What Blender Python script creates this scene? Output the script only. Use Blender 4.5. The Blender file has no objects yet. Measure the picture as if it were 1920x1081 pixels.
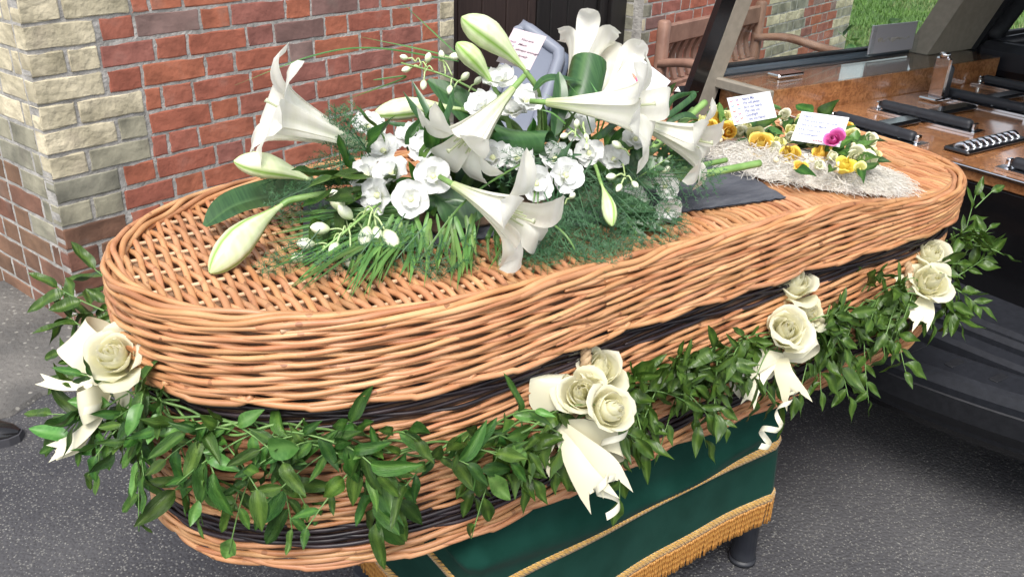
import bpy, math, random
import numpy as np
from mathutils import Vector, Matrix

random.seed(7); rng = np.random.default_rng(7)
sc = bpy.context.scene
COL = sc.collection

# ------------------------------------------------------------------ camera
H = 1.4958
RC = np.array([[0.8321879489, -0.5536259863, 0.0310078199],
               [-0.2151679374, -0.3739592710, -0.9021403563],
               [0.5110440063, 0.7440784441, -0.4303269603]])
FPX = 1641.775
CAM = np.array([0.0, 0.0, H])
cd = bpy.data.cameras.new('camera'); cam = bpy.data.objects.new('camera', cd); COL.objects.link(cam)
cd.sensor_width = 36; cd.lens = 36 * FPX / 1920; cd.clip_start = .05; cd.clip_end = 500
r_, d_, f_ = RC
cam.matrix_world = Matrix(((r_[0], -d_[0], -f_[0], 0), (r_[1], -d_[1], -f_[1], 0), (r_[2], -d_[2], -f_[2], H), (0, 0, 0, 1)))
sc.camera = cam
# ------------------------------------------------------------------ light
SUN_EL, SUN_AZ = math.radians(58), math.radians(230)       # direction TO the sun (azimuth from +X, counter-clockwise)
wd = bpy.data.worlds.new('World'); sc.world = wd; wd.use_nodes = True
nt = wd.node_tree; nt.nodes.clear()
wo = nt.nodes.new('ShaderNodeOutputWorld'); bg = nt.nodes.new('ShaderNodeBackground'); sky = nt.nodes.new('ShaderNodeTexSky')
hs = nt.nodes.new('ShaderNodeHueSaturation'); hs.inputs['Saturation'].default_value = .35
sky.sky_type = 'NISHITA'; sky.sun_disc = False; sky.sun_elevation = SUN_EL; sky.sun_rotation = math.pi / 2 - SUN_AZ
sky.air_density = 1.0; sky.dust_density = 3.0
nt.links.new(sky.outputs[0], hs.inputs['Color']); nt.links.new(hs.outputs[0], bg.inputs[0]); nt.links.new(bg.outputs[0], wo.inputs[0])
bg.inputs[1].default_value = .135
sd = bpy.data.lights.new('sun', 'SUN'); sun = bpy.data.objects.new('sun', sd); COL.objects.link(sun)
sd.energy = 1.45; sd.angle = math.radians(25); sd.color = (1, .955, .9)
sv = Vector((math.cos(SUN_EL) * math.cos(SUN_AZ), math.cos(SUN_EL) * math.sin(SUN_AZ), math.sin(SUN_EL)))
sun.rotation_euler = sv.to_track_quat('Z', 'Y').to_euler(); sun.location = (0, 0, 8)
vs = sc.view_settings; vs.view_transform = 'Standard'; vs.look = 'None'; vs.gamma = 1; vs.use_curve_mapping = False
vs.exposure = 1.05
sc.cycles.max_bounces = 8; sc.cycles.transparent_max_bounces = 12
sc.cycles.use_denoising = True

# ------------------------------------------------------------------ helpers
def ray(x, y): return RC.T @ np.array([(x - 960) / FPX, (y - 540.5) / FPX, 1.0])
def atz(x, y, z): d = ray(x, y); return CAM + (z - H) / d[2] * d
def aty(x, y, Y): d = ray(x, y); return CAM + Y / d[1] * d
def pj(P):
    q = (np.asarray(P) - CAM) @ RC.T
    return np.stack([960 + FPX * q[..., 0] / q[..., 2], 540.5 + FPX * q[..., 1] / q[..., 2]], -1)
def unit(v): v = np.asarray(v, float); return v / (np.linalg.norm(v) + 1e-12)
VIEW = RC[2]
WM = {}
def basis(o):
    return WM.get(o.name, Matrix.Identity(4))
def link(name, data, parent=None, world=None):
    o = bpy.data.objects.new(name, data); COL.objects.link(o)
    w = world if world is not None else Matrix.Identity(4)
    if parent is not None:
        o.parent = parent; o.matrix_parent_inverse = WM[parent.name].inverted()
    o.matrix_basis = w; WM[o.name] = w.copy()
    return o
def empty(name, loc, label=None, cat=None, group=None):
    o = link(name, None, None, Matrix.Translation(Vector([float(c) for c in loc])))
    if label: tag(o, label, cat, group)
    return o
def tag(o, label=None, cat=None, group=None, kind=None):
    if label: o['label'] = label
    if cat: o['category'] = cat
    if group: o['group'] = group
    if kind: o['kind'] = kind
    return o

class MB:
    def __init__(s): s.v = []; s.f = []; s.t = []; s.n = 0
    def add(s, v, f, tone=0.0):
        v = np.asarray(v, float).reshape(-1, 3)
        if len(f):
            f = np.asarray(f, int)
            s.f += (f + s.n).tolist()
        s.v.append(v); t = np.asarray(tone, float)
        s.t.append(np.full(len(v), float(t)) if t.ndim == 0 else t.ravel()); s.n += len(v)
        return s
    def mesh(s, name, mat, smooth=True):
        me = bpy.data.meshes.new(name)
        V = np.concatenate(s.v)
        me.from_pydata(V.tolist(), [], s.f)
        a = me.attributes.new('tone', 'FLOAT', 'POINT'); a.data.foreach_set('value', np.concatenate(s.t).astype(np.float32))
        if smooth: me.polygons.foreach_set('use_smooth', np.ones(len(me.polygons), bool))
        if mat: me.materials.append(mat)
        me.update()
        return me
    def build(s, name, mat, parent=None, smooth=True, origin=None):
        if origin is not None:
            s.v = [v - np.asarray(origin) for v in s.v]
            return link(name, s.mesh(name, mat, smooth), parent, Matrix.Translation(Vector([float(c) for c in origin])))
        return link(name, s.mesh(name, mat, smooth), parent)
    def tube(s, pts, r, n=6, tone=0.0, caps=True, closed=False, ref=None):
        P = np.asarray(pts, float); N = len(P)
        T = np.roll(P, -1, 0) - np.roll(P, 1, 0) if closed else np.gradient(P, axis=0)
        T /= np.linalg.norm(T, axis=1)[:, None] + 1e-12
        if ref is None:
            ref = np.eye(3)[np.argmin(np.abs(T).mean(0))]
        A = np.cross(T, ref); A /= np.linalg.norm(A, axis=1)[:, None] + 1e-12
        B = np.cross(T, A)
        r = np.broadcast_to(np.asarray(r, float), (N,))
        a = np.arange(n) * 2 * math.pi / n
        V = P[:, None] + r[:, None, None] * (np.cos(a)[None, :, None] * A[:, None] + np.sin(a)[None, :, None] * B[:, None])
        i = np.arange(N if closed else N - 1)[:, None]; j = np.arange(n)[None]
        i2 = (i + 1) % N; j2 = (j + 1) % n
        F = np.stack([i * n + j, i * n + j2, i2 * n + j2, i2 * n + j], -1).reshape(-1, 4)
        t = np.repeat(np.broadcast_to(np.asarray(tone, float), (N,)), n)
        if caps and not closed:
            k = N * n
            V = np.concatenate([V.reshape(-1, 3), P[:1], P[-1:]]); t = np.concatenate([t, t[:1], t[-1:]])
            n0 = s.n
            s.add(V, F, t)
            s.f += [[n0 + k, n0 + (q + 1) % n, n0 + q] for q in range(n)]
            s.f += [[n0 + k + 1, n0 + (N - 1) * n + q, n0 + (N - 1) * n + (q + 1) % n] for q in range(n)]
        else: s.add(V.reshape(-1, 3), F, t)
        return s
    def grid(s, P, tone=0.0, cu=False, cv=False):
        P = np.asarray(P, float); U, W = P.shape[:2]
        i = np.arange(U if cu else U - 1)[:, None]; j = np.arange(W if cv else W - 1)[None]
        i2 = (i + 1) % U; j2 = (j + 1) % W
        F = np.stack([i * W + j, i2 * W + j, i2 * W + j2, i * W + j2], -1).reshape(-1, 4)
        s.add(P.reshape(-1, 3), F, tone); return s
    def box(s, lo, hi, bev=0.0, tone=0.0, m=None):
        lo = np.array(lo, float); hi = np.array(hi, float)
        if bev <= 0:
            V = np.array([[x, y, z] for x in (lo[0], hi[0]) for y in (lo[1], hi[1]) for z in (lo[2], hi[2])])
            F = [[0, 1, 3, 2], [4, 6, 7, 5], [0, 4, 5, 1], [2, 3, 7, 6], [0, 2, 6, 4], [1, 5, 7, 3]]
        else:
            c = (lo + hi) / 2; h = (hi - lo) / 2; bev = min(bev, h.min() * .95); V = []; idx = {}
            for sx in (-1, 1):
                for sy in (-1, 1):
                    for sz in (-1, 1):
                        for ax in range(3):
                            q = np.array([sx, sy, sz]) * h; b = np.array([sx, sy, sz]) * bev
                            p = q - b; p[ax] = q[ax]; idx[(sx, sy, sz, ax)] = len(V); V.append(c + p)
            F = []
            for ax in range(3):
                o1, o2 = [(1, 2), (2, 0), (0, 1)][ax]
                for sg in (-1, 1):
                    L = []
                    for a, b in ((-1, -1), (1, -1), (1, 1), (-1, 1)):
                        k = [0, 0, 0]; k[ax] = sg; k[o1] = a; k[o2] = b; L.append(idx[(*k, ax)])
                    F.append(L if sg > 0 else L[::-1])
            for ax in range(3):
                o1, o2 = [(1, 2), (2, 0), (0, 1)][ax]
                for a in (-1, 1):
                    for b in (-1, 1):
                        k0 = [0, 0, 0]; k0[o1] = a; k0[o2] = b; k1 = list(k0); k0[ax] = -1; k1[ax] = 1
                        L = [idx[(*k0, o1)], idx[(*k1, o1)], idx[(*k1, o2)], idx[(*k0, o2)]]
                        F.append(L if a * b < 0 else L[::-1])
            for sx in (-1, 1):
                for sy in (-1, 1):
                    for sz in (-1, 1):
                        L = [idx[(sx, sy, sz, q)] for q in range(3)]
                        F.append(L if sx * sy * sz > 0 else L[::-1])
            V = np.array(V)
        if m is not None: V = V @ np.asarray(m)[:3, :3].T + np.asarray(m)[:3, 3]
        n0 = s.n; s.add(V, [], tone); s.f += [[q + n0 for q in L] for L in F]; return s
    def prism(s, poly, a, b, tone=0.0):
        """poly: (N,3) outline, swept from +a to +b vector"""
        P = np.asarray(poly, float); N = len(P); n0 = s.n
        s.add(np.concatenate([P + a, P + b]), [], tone)
        s.f += [[n0 + i for i in range(N)][::-1], [n0 + N + i for i in range(N)]]
        s.f += [[n0 + i, n0 + (i + 1) % N, n0 + N + (i + 1) % N, n0 + N + i] for i in range(N)]
        return s

def frame(y, n, o=(0, 0, 0), sc_=(1, 1, 1)):
    """local +Y along y, local +Z near n"""
    y = unit(y); n = np.asarray(n, float); x = np.cross(y, n)
    if np.linalg.norm(x) < 1e-5: x = np.cross(y, [1, .3, .2])
    x = unit(x); z = np.cross(x, y)
    m = Matrix.Identity(4)
    for i in range(3):
        m[i][0] = x[i] * sc_[0]; m[i][1] = y[i] * sc_[1]; m[i][2] = z[i] * sc_[2]; m[i][3] = o[i]
    return m
def smooth_path(pts, n):
    P = np.asarray(pts, float); k = len(P)
    P = np.concatenate([[2 * P[0] - P[1]], P, [2 * P[-1] - P[-2]]])
    t = np.linspace(0, k - 1 - 1e-9, n); i = t.astype(int); u = (t - i)[:, None]
    p0, p1, p2, p3 = P[i], P[i + 1], P[i + 2], P[i + 3]
    return .5 * (2 * p1 + (p2 - p0) * u + (2 * p0 - 5 * p1 + 4 * p2 - p3) * u * u + (3 * p1 - p0 - 3 * p2 + p3) * u ** 3)

# ------------------------------------------------------------------ materials
def M_(name, c1, c2=None, scale=20, rough=.5, rnd=0.0, hue=0.0, bump=0.0, bscale=60, bdist=.002, tcol=None, trans=0.0, metal=0.0, spec=.5,
       stretch=(1, 1, 1), coat=0.0, sheen=0.0, detail=3, lo=.35, hi=.65, transmission=0.0, alpha=None, extra=None):
    m = bpy.data.materials.new(name); m.use_nodes = True; t = m.node_tree; N = t.nodes; L = t.links
    b = N['Principled BSDF']; out = N['Material Output']
    b.inputs['Roughness'].default_value = rough; b.inputs['Metallic'].default_value = metal
    b.inputs['Specular IOR Level'].default_value = spec; b.inputs['Coat Weight'].default_value = coat; b.inputs['Coat Roughness'].default_value = .08
    b.inputs['Sheen Weight'].default_value = sheen
    b.inputs['Transmission Weight'].default_value = transmission
    tc = N.new('ShaderNodeTexCoord'); mp = N.new('ShaderNodeMapping'); mp.inputs['Scale'].default_value = stretch
    oi = N.new('ShaderNodeObjectInfo')
    va = N.new('ShaderNodeVectorMath'); va.operation = 'SCALE'; va.inputs['Scale'].default_value = 37.0
    cx = N.new('ShaderNodeCombineXYZ')
    for k in range(3): L.new(oi.outputs['Random'], cx.inputs[k])
    L.new(cx.outputs[0], va.inputs[0])
    ad = N.new('ShaderNodeVectorMath'); L.new(tc.outputs['Object'], mp.inputs[0]); L.new(mp.outputs[0], ad.inputs[0]); L.new(va.outputs[0], ad.inputs[1])
    col = None
    if c2 is None: c2 = c1
    nz = N.new('ShaderNodeTexNoise'); nz.inputs['Scale'].default_value = scale; nz.inputs['Detail'].default_value = detail
    L.new(ad.outputs[0], nz.inputs['Vector'])
    rp = N.new('ShaderNodeValToRGB'); rp.color_ramp.elements[0].position = lo; rp.color_ramp.elements[1].position = hi
    rp.color_ramp.elements[0].color = (*c1, 1); rp.color_ramp.elements[1].color = (*c2, 1)
    L.new(nz.outputs['Fac'], rp.inputs[0]); col = rp.outputs[0]
    if tcol is not None:
        at = N.new('ShaderNodeAttribute'); at.attribute_name = 'tone'
        mx = N.new('ShaderNodeMix'); mx.data_type = 'RGBA'; L.new(at.outputs['Fac'], mx.inputs[0]); L.new(col, mx.inputs[6]); mx.inputs[7].default_value = (*tcol, 1)
        col = mx.outputs[2]
    if rnd or hue:
        h = N.new('ShaderNodeHueSaturation')
        mr = N.new('ShaderNodeMapRange'); mr.inputs[3].default_value = 1 - rnd; mr.inputs[4].default_value = 1 + rnd
        L.new(oi.outputs['Random'], mr.inputs[0]); L.new(mr.outputs[0], h.inputs['Value'])
        wn = N.new('ShaderNodeTexWhiteNoise'); wn.noise_dimensions = '1D'; L.new(oi.outputs['Random'], wn.inputs['W'])
        mh = N.new('ShaderNodeMapRange'); mh.inputs[3].default_value = .5 - hue; mh.inputs[4].default_value = .5 + hue
        L.new(wn.outputs['Value'], mh.inputs[0]); L.new(mh.outputs[0], h.inputs['Hue'])
        L.new(col, h.inputs['Color']); col = h.outputs[0]
    if extra: col = extra(N, L, ad.outputs[0], col, b)
    L.new(col, b.inputs['Base Color'])
    if bump:
        nb = N.new('ShaderNodeTexNoise'); nb.inputs['Scale'].default_value = bscale; nb.inputs['Detail'].default_value = 4
        L.new(ad.outputs[0], nb.inputs['Vector'])
        bp = N.new('ShaderNodeBump'); bp.inputs['Strength'].default_value = bump; bp.inputs['Distance'].default_value = bdist
        L.new(nb.outputs['Fac'], bp.inputs['Height']); L.new(bp.outputs[0], b.inputs['Normal'])
    if trans:
        tr = N.new('ShaderNodeBsdfTranslucent'); ms = N.new('ShaderNodeMixShader'); ms.inputs[0].default_value = trans
        L.new(col, tr.inputs['Color']); L.new(b.outputs[0], ms.inputs[1]); L.new(tr.outputs[0], ms.inputs[2]); L.new(ms.outputs[0], out.inputs['Surface'])
    return m

def speckle(scale, colr, thr, amount=1.0, rnd_pos=True):
    def f(N, L, vec, col, b):
        v = N.new('ShaderNodeTexVoronoi'); v.inputs['Scale'].default_value = scale; L.new(vec, v.inputs['Vector'])
        g = N.new('ShaderNodeTexNoise'); g.inputs['Scale'].default_value = scale * .05; L.new(vec, g.inputs['Vector'])
        sp = N.new('ShaderNodeSeparateColor'); L.new(v.outputs['Color'], sp.inputs[0])
        r = N.new('ShaderNodeValToRGB'); r.color_ramp.elements[0].position = thr; r.color_ramp.elements[1].position = min(1, thr + .12)
        L.new(sp.outputs[0], r.inputs[0])
        d = N.new('ShaderNodeMath'); d.operation = 'LESS_THAN'; d.inputs[1].default_value = .42; L.new(v.outputs['Distance'], d.inputs[0])
        mu = N.new('ShaderNodeMath'); mu.operation = 'MULTIPLY'; L.new(r.outputs[0], mu.inputs[0]); L.new(d.outputs[0], mu.inputs[1])
        m2 = N.new('ShaderNodeMath'); m2.operation = 'MULTIPLY'; m2.inputs[1].default_value = amount; L.new(mu.outputs[0], m2.inputs[0])
        mx = N.new('ShaderNodeMix'); mx.data_type = 'RGBA'; L.new(m2.outputs[0], mx.inputs[0]); L.new(col, mx.inputs[6]); mx.inputs[7].default_value = (*colr, 1)
        return mx.outputs[2]
    return f
def brick_ramp(cols):
    def f(N, L, vec, col, b):
        oi = N.new('ShaderNodeObjectInfo'); r = N.new('ShaderNodeValToRGB'); e = r.color_ramp.elements
        r.color_ramp.interpolation = 'LINEAR'
        e[0].position = 0; e[0].color = (*cols[0], 1); e[1].position = 1; e[1].color = (*cols[-1], 1)
        for i, c in enumerate(cols[1:-1]): q = e.new((i + 1) / (len(cols) - 1)); q.color = (*c, 1)
        L.new(oi.outputs['Random'], r.inputs[0])
        mx = N.new('ShaderNodeMix'); mx.data_type = 'RGBA'; mx.blend_type = 'MULTIPLY'; mx.inputs[0].default_value = 1
        L.new(r.outputs[0], mx.inputs[6]); L.new(col, mx.inputs[7])
        # lime bloom / soot specks
        nz = N.new('ShaderNodeTexNoise'); nz.inputs['Scale'].default_value = 9; nz.inputs['Detail'].default_value = 6; L.new(vec, nz.inputs['Vector'])
        rr = N.new('ShaderNodeValToRGB'); rr.color_ramp.elements[0].position = .58; rr.color_ramp.elements[1].position = .75; L.new(nz.outputs['Fac'], rr.inputs[0])
        ml = N.new('ShaderNodeMath'); ml.operation = 'MULTIPLY'; ml.inputs[1].default_value = .45; L.new(rr.outputs[0], ml.inputs[0])
        m2 = N.new('ShaderNodeMix'); m2.data_type = 'RGBA'; L.new(ml.outputs[0], m2.inputs[0]); L.new(mx.outputs[2], m2.inputs[6]); m2.inputs[7].default_value = (.19, .15, .13, 1)
        return m2.outputs[2]
    return f
MT = {}
def willow_extra(N, L, vec, col, b):
    col = speckle(80, (.17, .065, .03), .90, .75)(N, L, vec, col, b)
    n = N.new('ShaderNodeTexNoise'); n.inputs['Scale'].default_value = 3.2; n.inputs['Detail'].default_value = 5; L.new(vec, n.inputs['Vector'])
    r = N.new('ShaderNodeValToRGB'); r.color_ramp.elements[0].position = .3; r.color_ramp.elements[0].color = (.62, .5, .42, 1); r.color_ramp.elements[1].position = .62; r.color_ramp.elements[1].color = (1, 1, 1, 1); L.new(n.outputs['Fac'], r.inputs[0])
    m = N.new('ShaderNodeMix'); m.data_type = 'RGBA'; m.blend_type = 'MULTIPLY'; m.inputs[0].default_value = .7; L.new(col, m.inputs[6]); L.new(r.outputs[0], m.inputs[7])
    return m.outputs[2]
MT['willow'] = M_('willow', (.42, .185, .078), (.62, .345, .175), 14, .42, rnd=.17, hue=.008, bump=.25, bscale=90, bdist=.001, spec=.45, lo=.3, hi=.7, extra=willow_extra)
MT['willow_pale'] = M_('willow_pale', (.56, .35, .20), (.66, .44, .28), 25, .5, rnd=.1)
MT['black_willow'] = M_('black_willow', (.012, .009, .012), (.035, .022, .025), 22, .38, rnd=.3, spec=.5)
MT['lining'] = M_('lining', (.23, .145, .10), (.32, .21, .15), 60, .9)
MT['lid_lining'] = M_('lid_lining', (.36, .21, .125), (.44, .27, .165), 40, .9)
MT['leaf'] = M_('ruscus_leaf', (.024, .074, .010), (.050, .122, .020), 5, .36, rnd=.42, hue=.022, tcol=(.09, .185, .03), trans=.16, spec=.36, bump=.35, bscale=4, bdist=.02, stretch=(16, 1.2, 1), detail=5)
MT['leaf_lite'] = M_('ruscus_young_leaf', (.07, .19, .035), (.11, .26, .055), 12, .36, rnd=.2, hue=.015, tcol=(.16, .32, .08), trans=.25, spec=.5)
MT['leaf_dark'] = M_('broad_leaf', (.022, .07, .022), (.042, .11, .034), 9, .28, rnd=.15, tcol=(.09, .18, .06), trans=.1, spec=.5, stretch=(30, 1.5, 1))
MT['fern'] = M_('asparagus_fern', (.024, .09, .035), (.055, .15, .055), 20, .55, rnd=.2, trans=.2)
MT['grassblade'] = M_('bear_grass', (.06, .17, .035), (.12, .26, .06), 15, .42, rnd=.3, hue=.02, trans=.2)
MT['palmblade'] = M_('palm_blade', (.085, .19, .04), (.15, .28, .07), 15, .42, rnd=.35, hue=.02, trans=.2)
MT['stem'] = M_('green_stem', (.13, .25, .06), (.22, .36, .11), 30, .42, rnd=.15, tcol=(.5, .55, .3))
MT['garland_stem'] = M_('garland_stem', (.10, .21, .05), (.16, .28, .08), 30, .5)
MT['lily'] = M_('lily_petal', (.83, .82, .72), (.88, .87, .80), 10, .42, tcol=(.48, .60, .20), trans=.36, bump=.25, bscale=5, bdist=.004, stretch=(9, 1, 1), spec=.4)
MT['bud'] = M_('lily_bud', (.62, .68, .40), (.74, .78, .54), 8, .36, rnd=.06, tcol=(.20, .38, .05), spec=.45, bump=.2, bscale=6, stretch=(8, 8, 1))
MT['floret'] = M_('delphinium_petal', (.80, .82, .80), (.88, .88, .86), 14, .5, tcol=(.55, .62, .32), trans=.3, bump=.4, bscale=30, bdist=.003)
MT['floretbud'] = M_('delphinium_bud', (.68, .72, .52), (.80, .82, .68), 30, .45, tcol=(.28, .42, .10))
MT['floret_eye'] = M_('delphinium_eye', (.55, .6, .28), (.75, .76, .5), 40, .6)
MT['rose'] = M_('cream_rose', (.88, .85, .62), (.90, .88, .72), 8, .5, tcol=(.80, .78, .42), trans=.5, bump=.15, bscale=18, bdist=.003, spec=.35)
MT['rose_yellow'] = M_('yellow_rose', (.84, .60, .06), (.88, .70, .14), 20, .5, rnd=.10, hue=.012, tcol=(.66, .30, .02), trans=.2)
MT['rose_pale'] = M_('pale_yellow_flower', (.80, .76, .28), (.85, .82, .45), 20, .5, rnd=.08, tcol=(.5, .58, .15), trans=.2)
MT['rose_cream'] = M_('pale_cream_flower', (.80, .78, .55), (.84, .82, .66), 20, .5, rnd=.05, tcol=(.45, .55, .2), trans=.2)
MT['rose_pink'] = M_('pink_flower', (.66, .07, .32), (.75, .16, .45), 20, .5, tcol=(.45, .02, .16), trans=.2)
MT['satin'] = M_('cream_satin', (.68, .645, .46), (.74, .71, .54), 6, .24, spec=.5, sheen=.2, trans=.12, bump=.06, bscale=220, bdist=.0006)
MT['white_satin'] = M_('curling_ribbon', (.68, .66, .52), (.74, .72, .60), 6, .26, trans=.15)
MT['sisal'] = M_('sisal_fibre', (.74, .70, .61), (.86, .83, .77), 30, .6, rnd=.1)
MT['berry'] = M_('cream_berry', (.75, .62, .38), (.82, .74, .52), 40, .35, rnd=.1)
MT['mat'] = M_('charcoal_mat', (.055, .06, .075), (.085, .09, .105), 60, .85, bump=.8, bscale=160, bdist=.003, stretch=(.35, 1, 1))
MT['foam'] = M_('foam_tray', (.20, .13, .085), (.27, .19, .13), 30, .8)
MT['foamgreen'] = M_('wet_foam', (.012, .035, .014), (.02, .05, .02), 60, .9, bump=.5)
MT['rope'] = M_('jute_rope', (.33, .22, .12), (.45, .32, .19), 120, .8, bump=.5, bscale=300)
MT['card'] = M_('card', (.68, .68, .72), (.72, .72, .75), 5, .55)
MT['card_pink'] = M_('card_pink', (.50, .41, .43), (.54, .45, .47), 5, .55)
MT['ink'] = M_('blue_ink', (.10, .13, .30), rough=.6)
MT['ink_dark'] = M_('dark_ink', (.06, .03, .05), rough=.6)
MT['ink_red'] = M_('red_ink', (.35, .03, .05), rough=.6)
for k, c in dict(purple=(.16, .03, .25), pink=(.55, .08, .18), blue=(.14, .32, .5), orange=(.6, .13, .06), green=(.12, .25, .07), lilac=(.22, .14, .2), peach=(.62, .25, .17)).items():
    MT['print_' + k] = M_('print_' + k, c, rough=.6)
MT['velvet'] = M_('green_velvet', (.005, .034, .024), (.008, .045, .033), 14, .95, sheen=.03, spec=.08, bump=.2, bscale=30, bdist=.004)
def braidtex(N, L, vec, col, b):
    w = N.new('ShaderNodeTexWave'); w.inputs['Scale'].default_value = 60; w.bands_direction = 'DIAGONAL'; L.new(vec, w.inputs['Vector'])
    bp = N.new('ShaderNodeBump'); bp.inputs['Distance'].default_value = .003; L.new(w.outputs['Fac'], bp.inputs['Height']); L.new(bp.outputs[0], b.inputs['Normal'])
    return col
MT['gold'] = M_('gold_braid', (.52, .28, .055), (.64, .38, .10), 60, .5, extra=braidtex, sheen=.3)
MT['goldcord'] = M_('gold_fringe', (.26, .10, .02), (.36, .15, .032), 80, .5, tcol=(.50, .25, .06))
MT['grey_leg'] = M_('grey_leg', (.035, .038, .05), (.05, .054, .066), 30, .5)
MT['chrome'] = M_('chrome', (.75, .75, .77), rough=.12, metal=1)
MT['white_metal'] = M_('white_tube', (.75, .75, .74), rough=.35)
MT['mortar'] = M_('mortar', (.27, .26, .24), (.46, .44, .41), 18, .95, bump=1, bscale=70, bdist=.006, detail=6)
RED = [(.38, .125, .085), (.42, .135, .085), (.45, .145, .085), (.49, .165, .09), (.43, .145, .09), (.40, .14, .10), (.36, .145, .115)]
MT['brick'] = M_('red_brick', (.62, .60, .60), (1, 1, 1), 9, .9, bump=1, bscale=30, bdist=.0045, detail=10, extra=brick_ramp(RED))
MT['brick_purple'] = M_('burnt_brick', (.6, .6, .6), (1, 1, 1), 7, .9, bump=.7, bscale=26, bdist=.005, detail=8, extra=brick_ramp([(.21, .10, .085), (.28, .17, .15), (.34, .24, .21)]))
MT['brick_yellow'] = M_('gault_brick', (.55, .55, .53), (1, 1, 1), 7, .92, bump=1, bscale=26, bdist=.009, detail=8, extra=brick_ramp([(.60, .53, .37), (.70, .62, .44), (.64, .57, .40)]))
MT['brick_grey'] = M_('weathered_gault_brick', (.42, .43, .42), (.95, .95, .92), 8, .92, bump=.8, bscale=26, bdist=.006, detail=9, extra=brick_ramp([(.36, .34, .26), (.43, .40, .30), (.33, .32, .26)]))
MT['brick_dirty'] = M_('dirty_brick', (.45, .45, .45), (1, 1, 1), 6, .92, bump=.8, bscale=26, bdist=.006, detail=8, extra=brick_ramp([(.20, .085, .055), (.26, .15, .09), (.22, .10, .07), (.29, .17, .11)]))
def asphalt_extra(N, L, vec, col, b):
    col = speckle(150, (.17, .167, .155), .74, .75)(N, L, vec, col, b)
    col = speckle(230, (.27, .265, .24), .84, .8)(N, L, vec, col, b)
    v = N.new('ShaderNodeTexVoronoi'); v.inputs['Scale'].default_value = 110; L.new(vec, v.inputs['Vector'])
    bp = N.new('ShaderNodeBump'); bp.inputs['Distance'].default_value = .004; bp.inputs['Strength'].default_value = .8; bp.invert = True
    L.new(v.outputs['Distance'], bp.inputs['Height']); L.new(bp.outputs[0], b.inputs['Normal'])
    return col
MT['asphalt'] = M_('asphalt', (.036, .036, .042), (.088, .087, .090), 1.6, .88, detail=8, extra=asphalt_extra)
MT['path'] = M_('old_concrete', (.085, .082, .078), (.15, .142, .13), 5, .92, detail=8, bump=1, bscale=45, bdist=.01, extra=speckle(70, (.28, .27, .24), .84, .8))
MT['lawn'] = M_('lawn_soil', (.05, .10, .02), (.09, .16, .035), 3, .95, detail=6)
MT['grass'] = M_('grass', (.07, .17, .025), (.14, .26, .05), 4, .6, tcol=(.30, .28, .14), trans=.2)
MT['doorwood'] = M_('brown_door', (.030, .018, .016), (.045, .028, .024), 10, .5, stretch=(8, 8, .6), spec=.4)
MT['doordark'] = M_('dark_door', (.008, .007, .007), (.013, .011, .011), 10, .45, stretch=(8, 8, .6))
MT['teak'] = M_('bench_wood', (.20, .105, .075), (.29, .165, .12), 12, .6, rnd=.12, stretch=(1, 1, 1), bump=.3)
MT['binplastic'] = M_('grey_blue_plastic', (.085, .105, .15), (.11, .13, .18), 6, .42)
MT['binframe'] = M_('grey_frame', (.19, .21, .26), rough=.35)
MT['shoe'] = M_('black_leather', (.008, .008, .009), (.012, .012, .013), 20, .22, coat=.3)
MT['sole'] = M_('shoe_sole', (.05, .05, .058), rough=.6)
def walnut(N, L, vec, col, b):
    n = N.new('ShaderNodeTexNoise'); n.inputs['Scale'].default_value = 55; n.inputs['Detail'].default_value = 10; n.inputs['Distortion'].default_value = 1.5; L.new(vec, n.inputs['Vector'])
    r = N.new('ShaderNodeValToRGB'); r.color_ramp.elements[0].position = .38; r.color_ramp.elements[0].color = (.35, .3, .28, 1); r.color_ramp.elements[1].position = .6; r.color_ramp.elements[1].color = (1, 1, 1, 1)
    L.new(n.outputs['Fac'], r.inputs[0])
    mx = N.new('ShaderNodeMix'); mx.data_type = 'RGBA'; mx.blend_type = 'MULTIPLY'; mx.inputs[0].default_value = .6; L.new(col, mx.inputs[6]); L.new(r.outputs[0], mx.inputs[7])
    return mx.outputs[2]
MT['walnut'] = M_('burr_walnut', (.34, .14, .055), (.50, .235, .10), 9, .2, coat=.8, detail=6, extra=walnut)
MT['carblack'] = M_('black_paint', (.006, .006, .007), rough=.2, coat=.6)
MT['blackplastic'] = M_('black_plastic', (.012, .013, .016), (.018, .019, .023), 60, .6, spec=.3, bump=.2, bscale=300)
MT['stepplastic'] = M_('grey_step_plastic', (.010, .0115, .016), (.015, .017, .023), 60, .65, spec=.3, bump=.2, bscale=300)
MT['rubber'] = M_('roller_rubber', (.02, .022, .028), rough=.5)
MT['beige'] = M_('beige_trim', (.23, .205, .165), (.27, .24, .195), 40, .8)
MT['seat'] = M_('black_seat', (.012, .013, .018), (.02, .022, .03), 20, .4)
MT['sillmetal'] = M_('sill_metal', (.14, .18, .22), rough=.3, metal=.6)
MT['lettering'] = M_('faded_gold_lettering', (.42, .38, .28), (.52, .5, .45), 40, .5)
MT['acrylic'] = M_('sign_plate', (.40, .39, .42), rough=.3)
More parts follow.
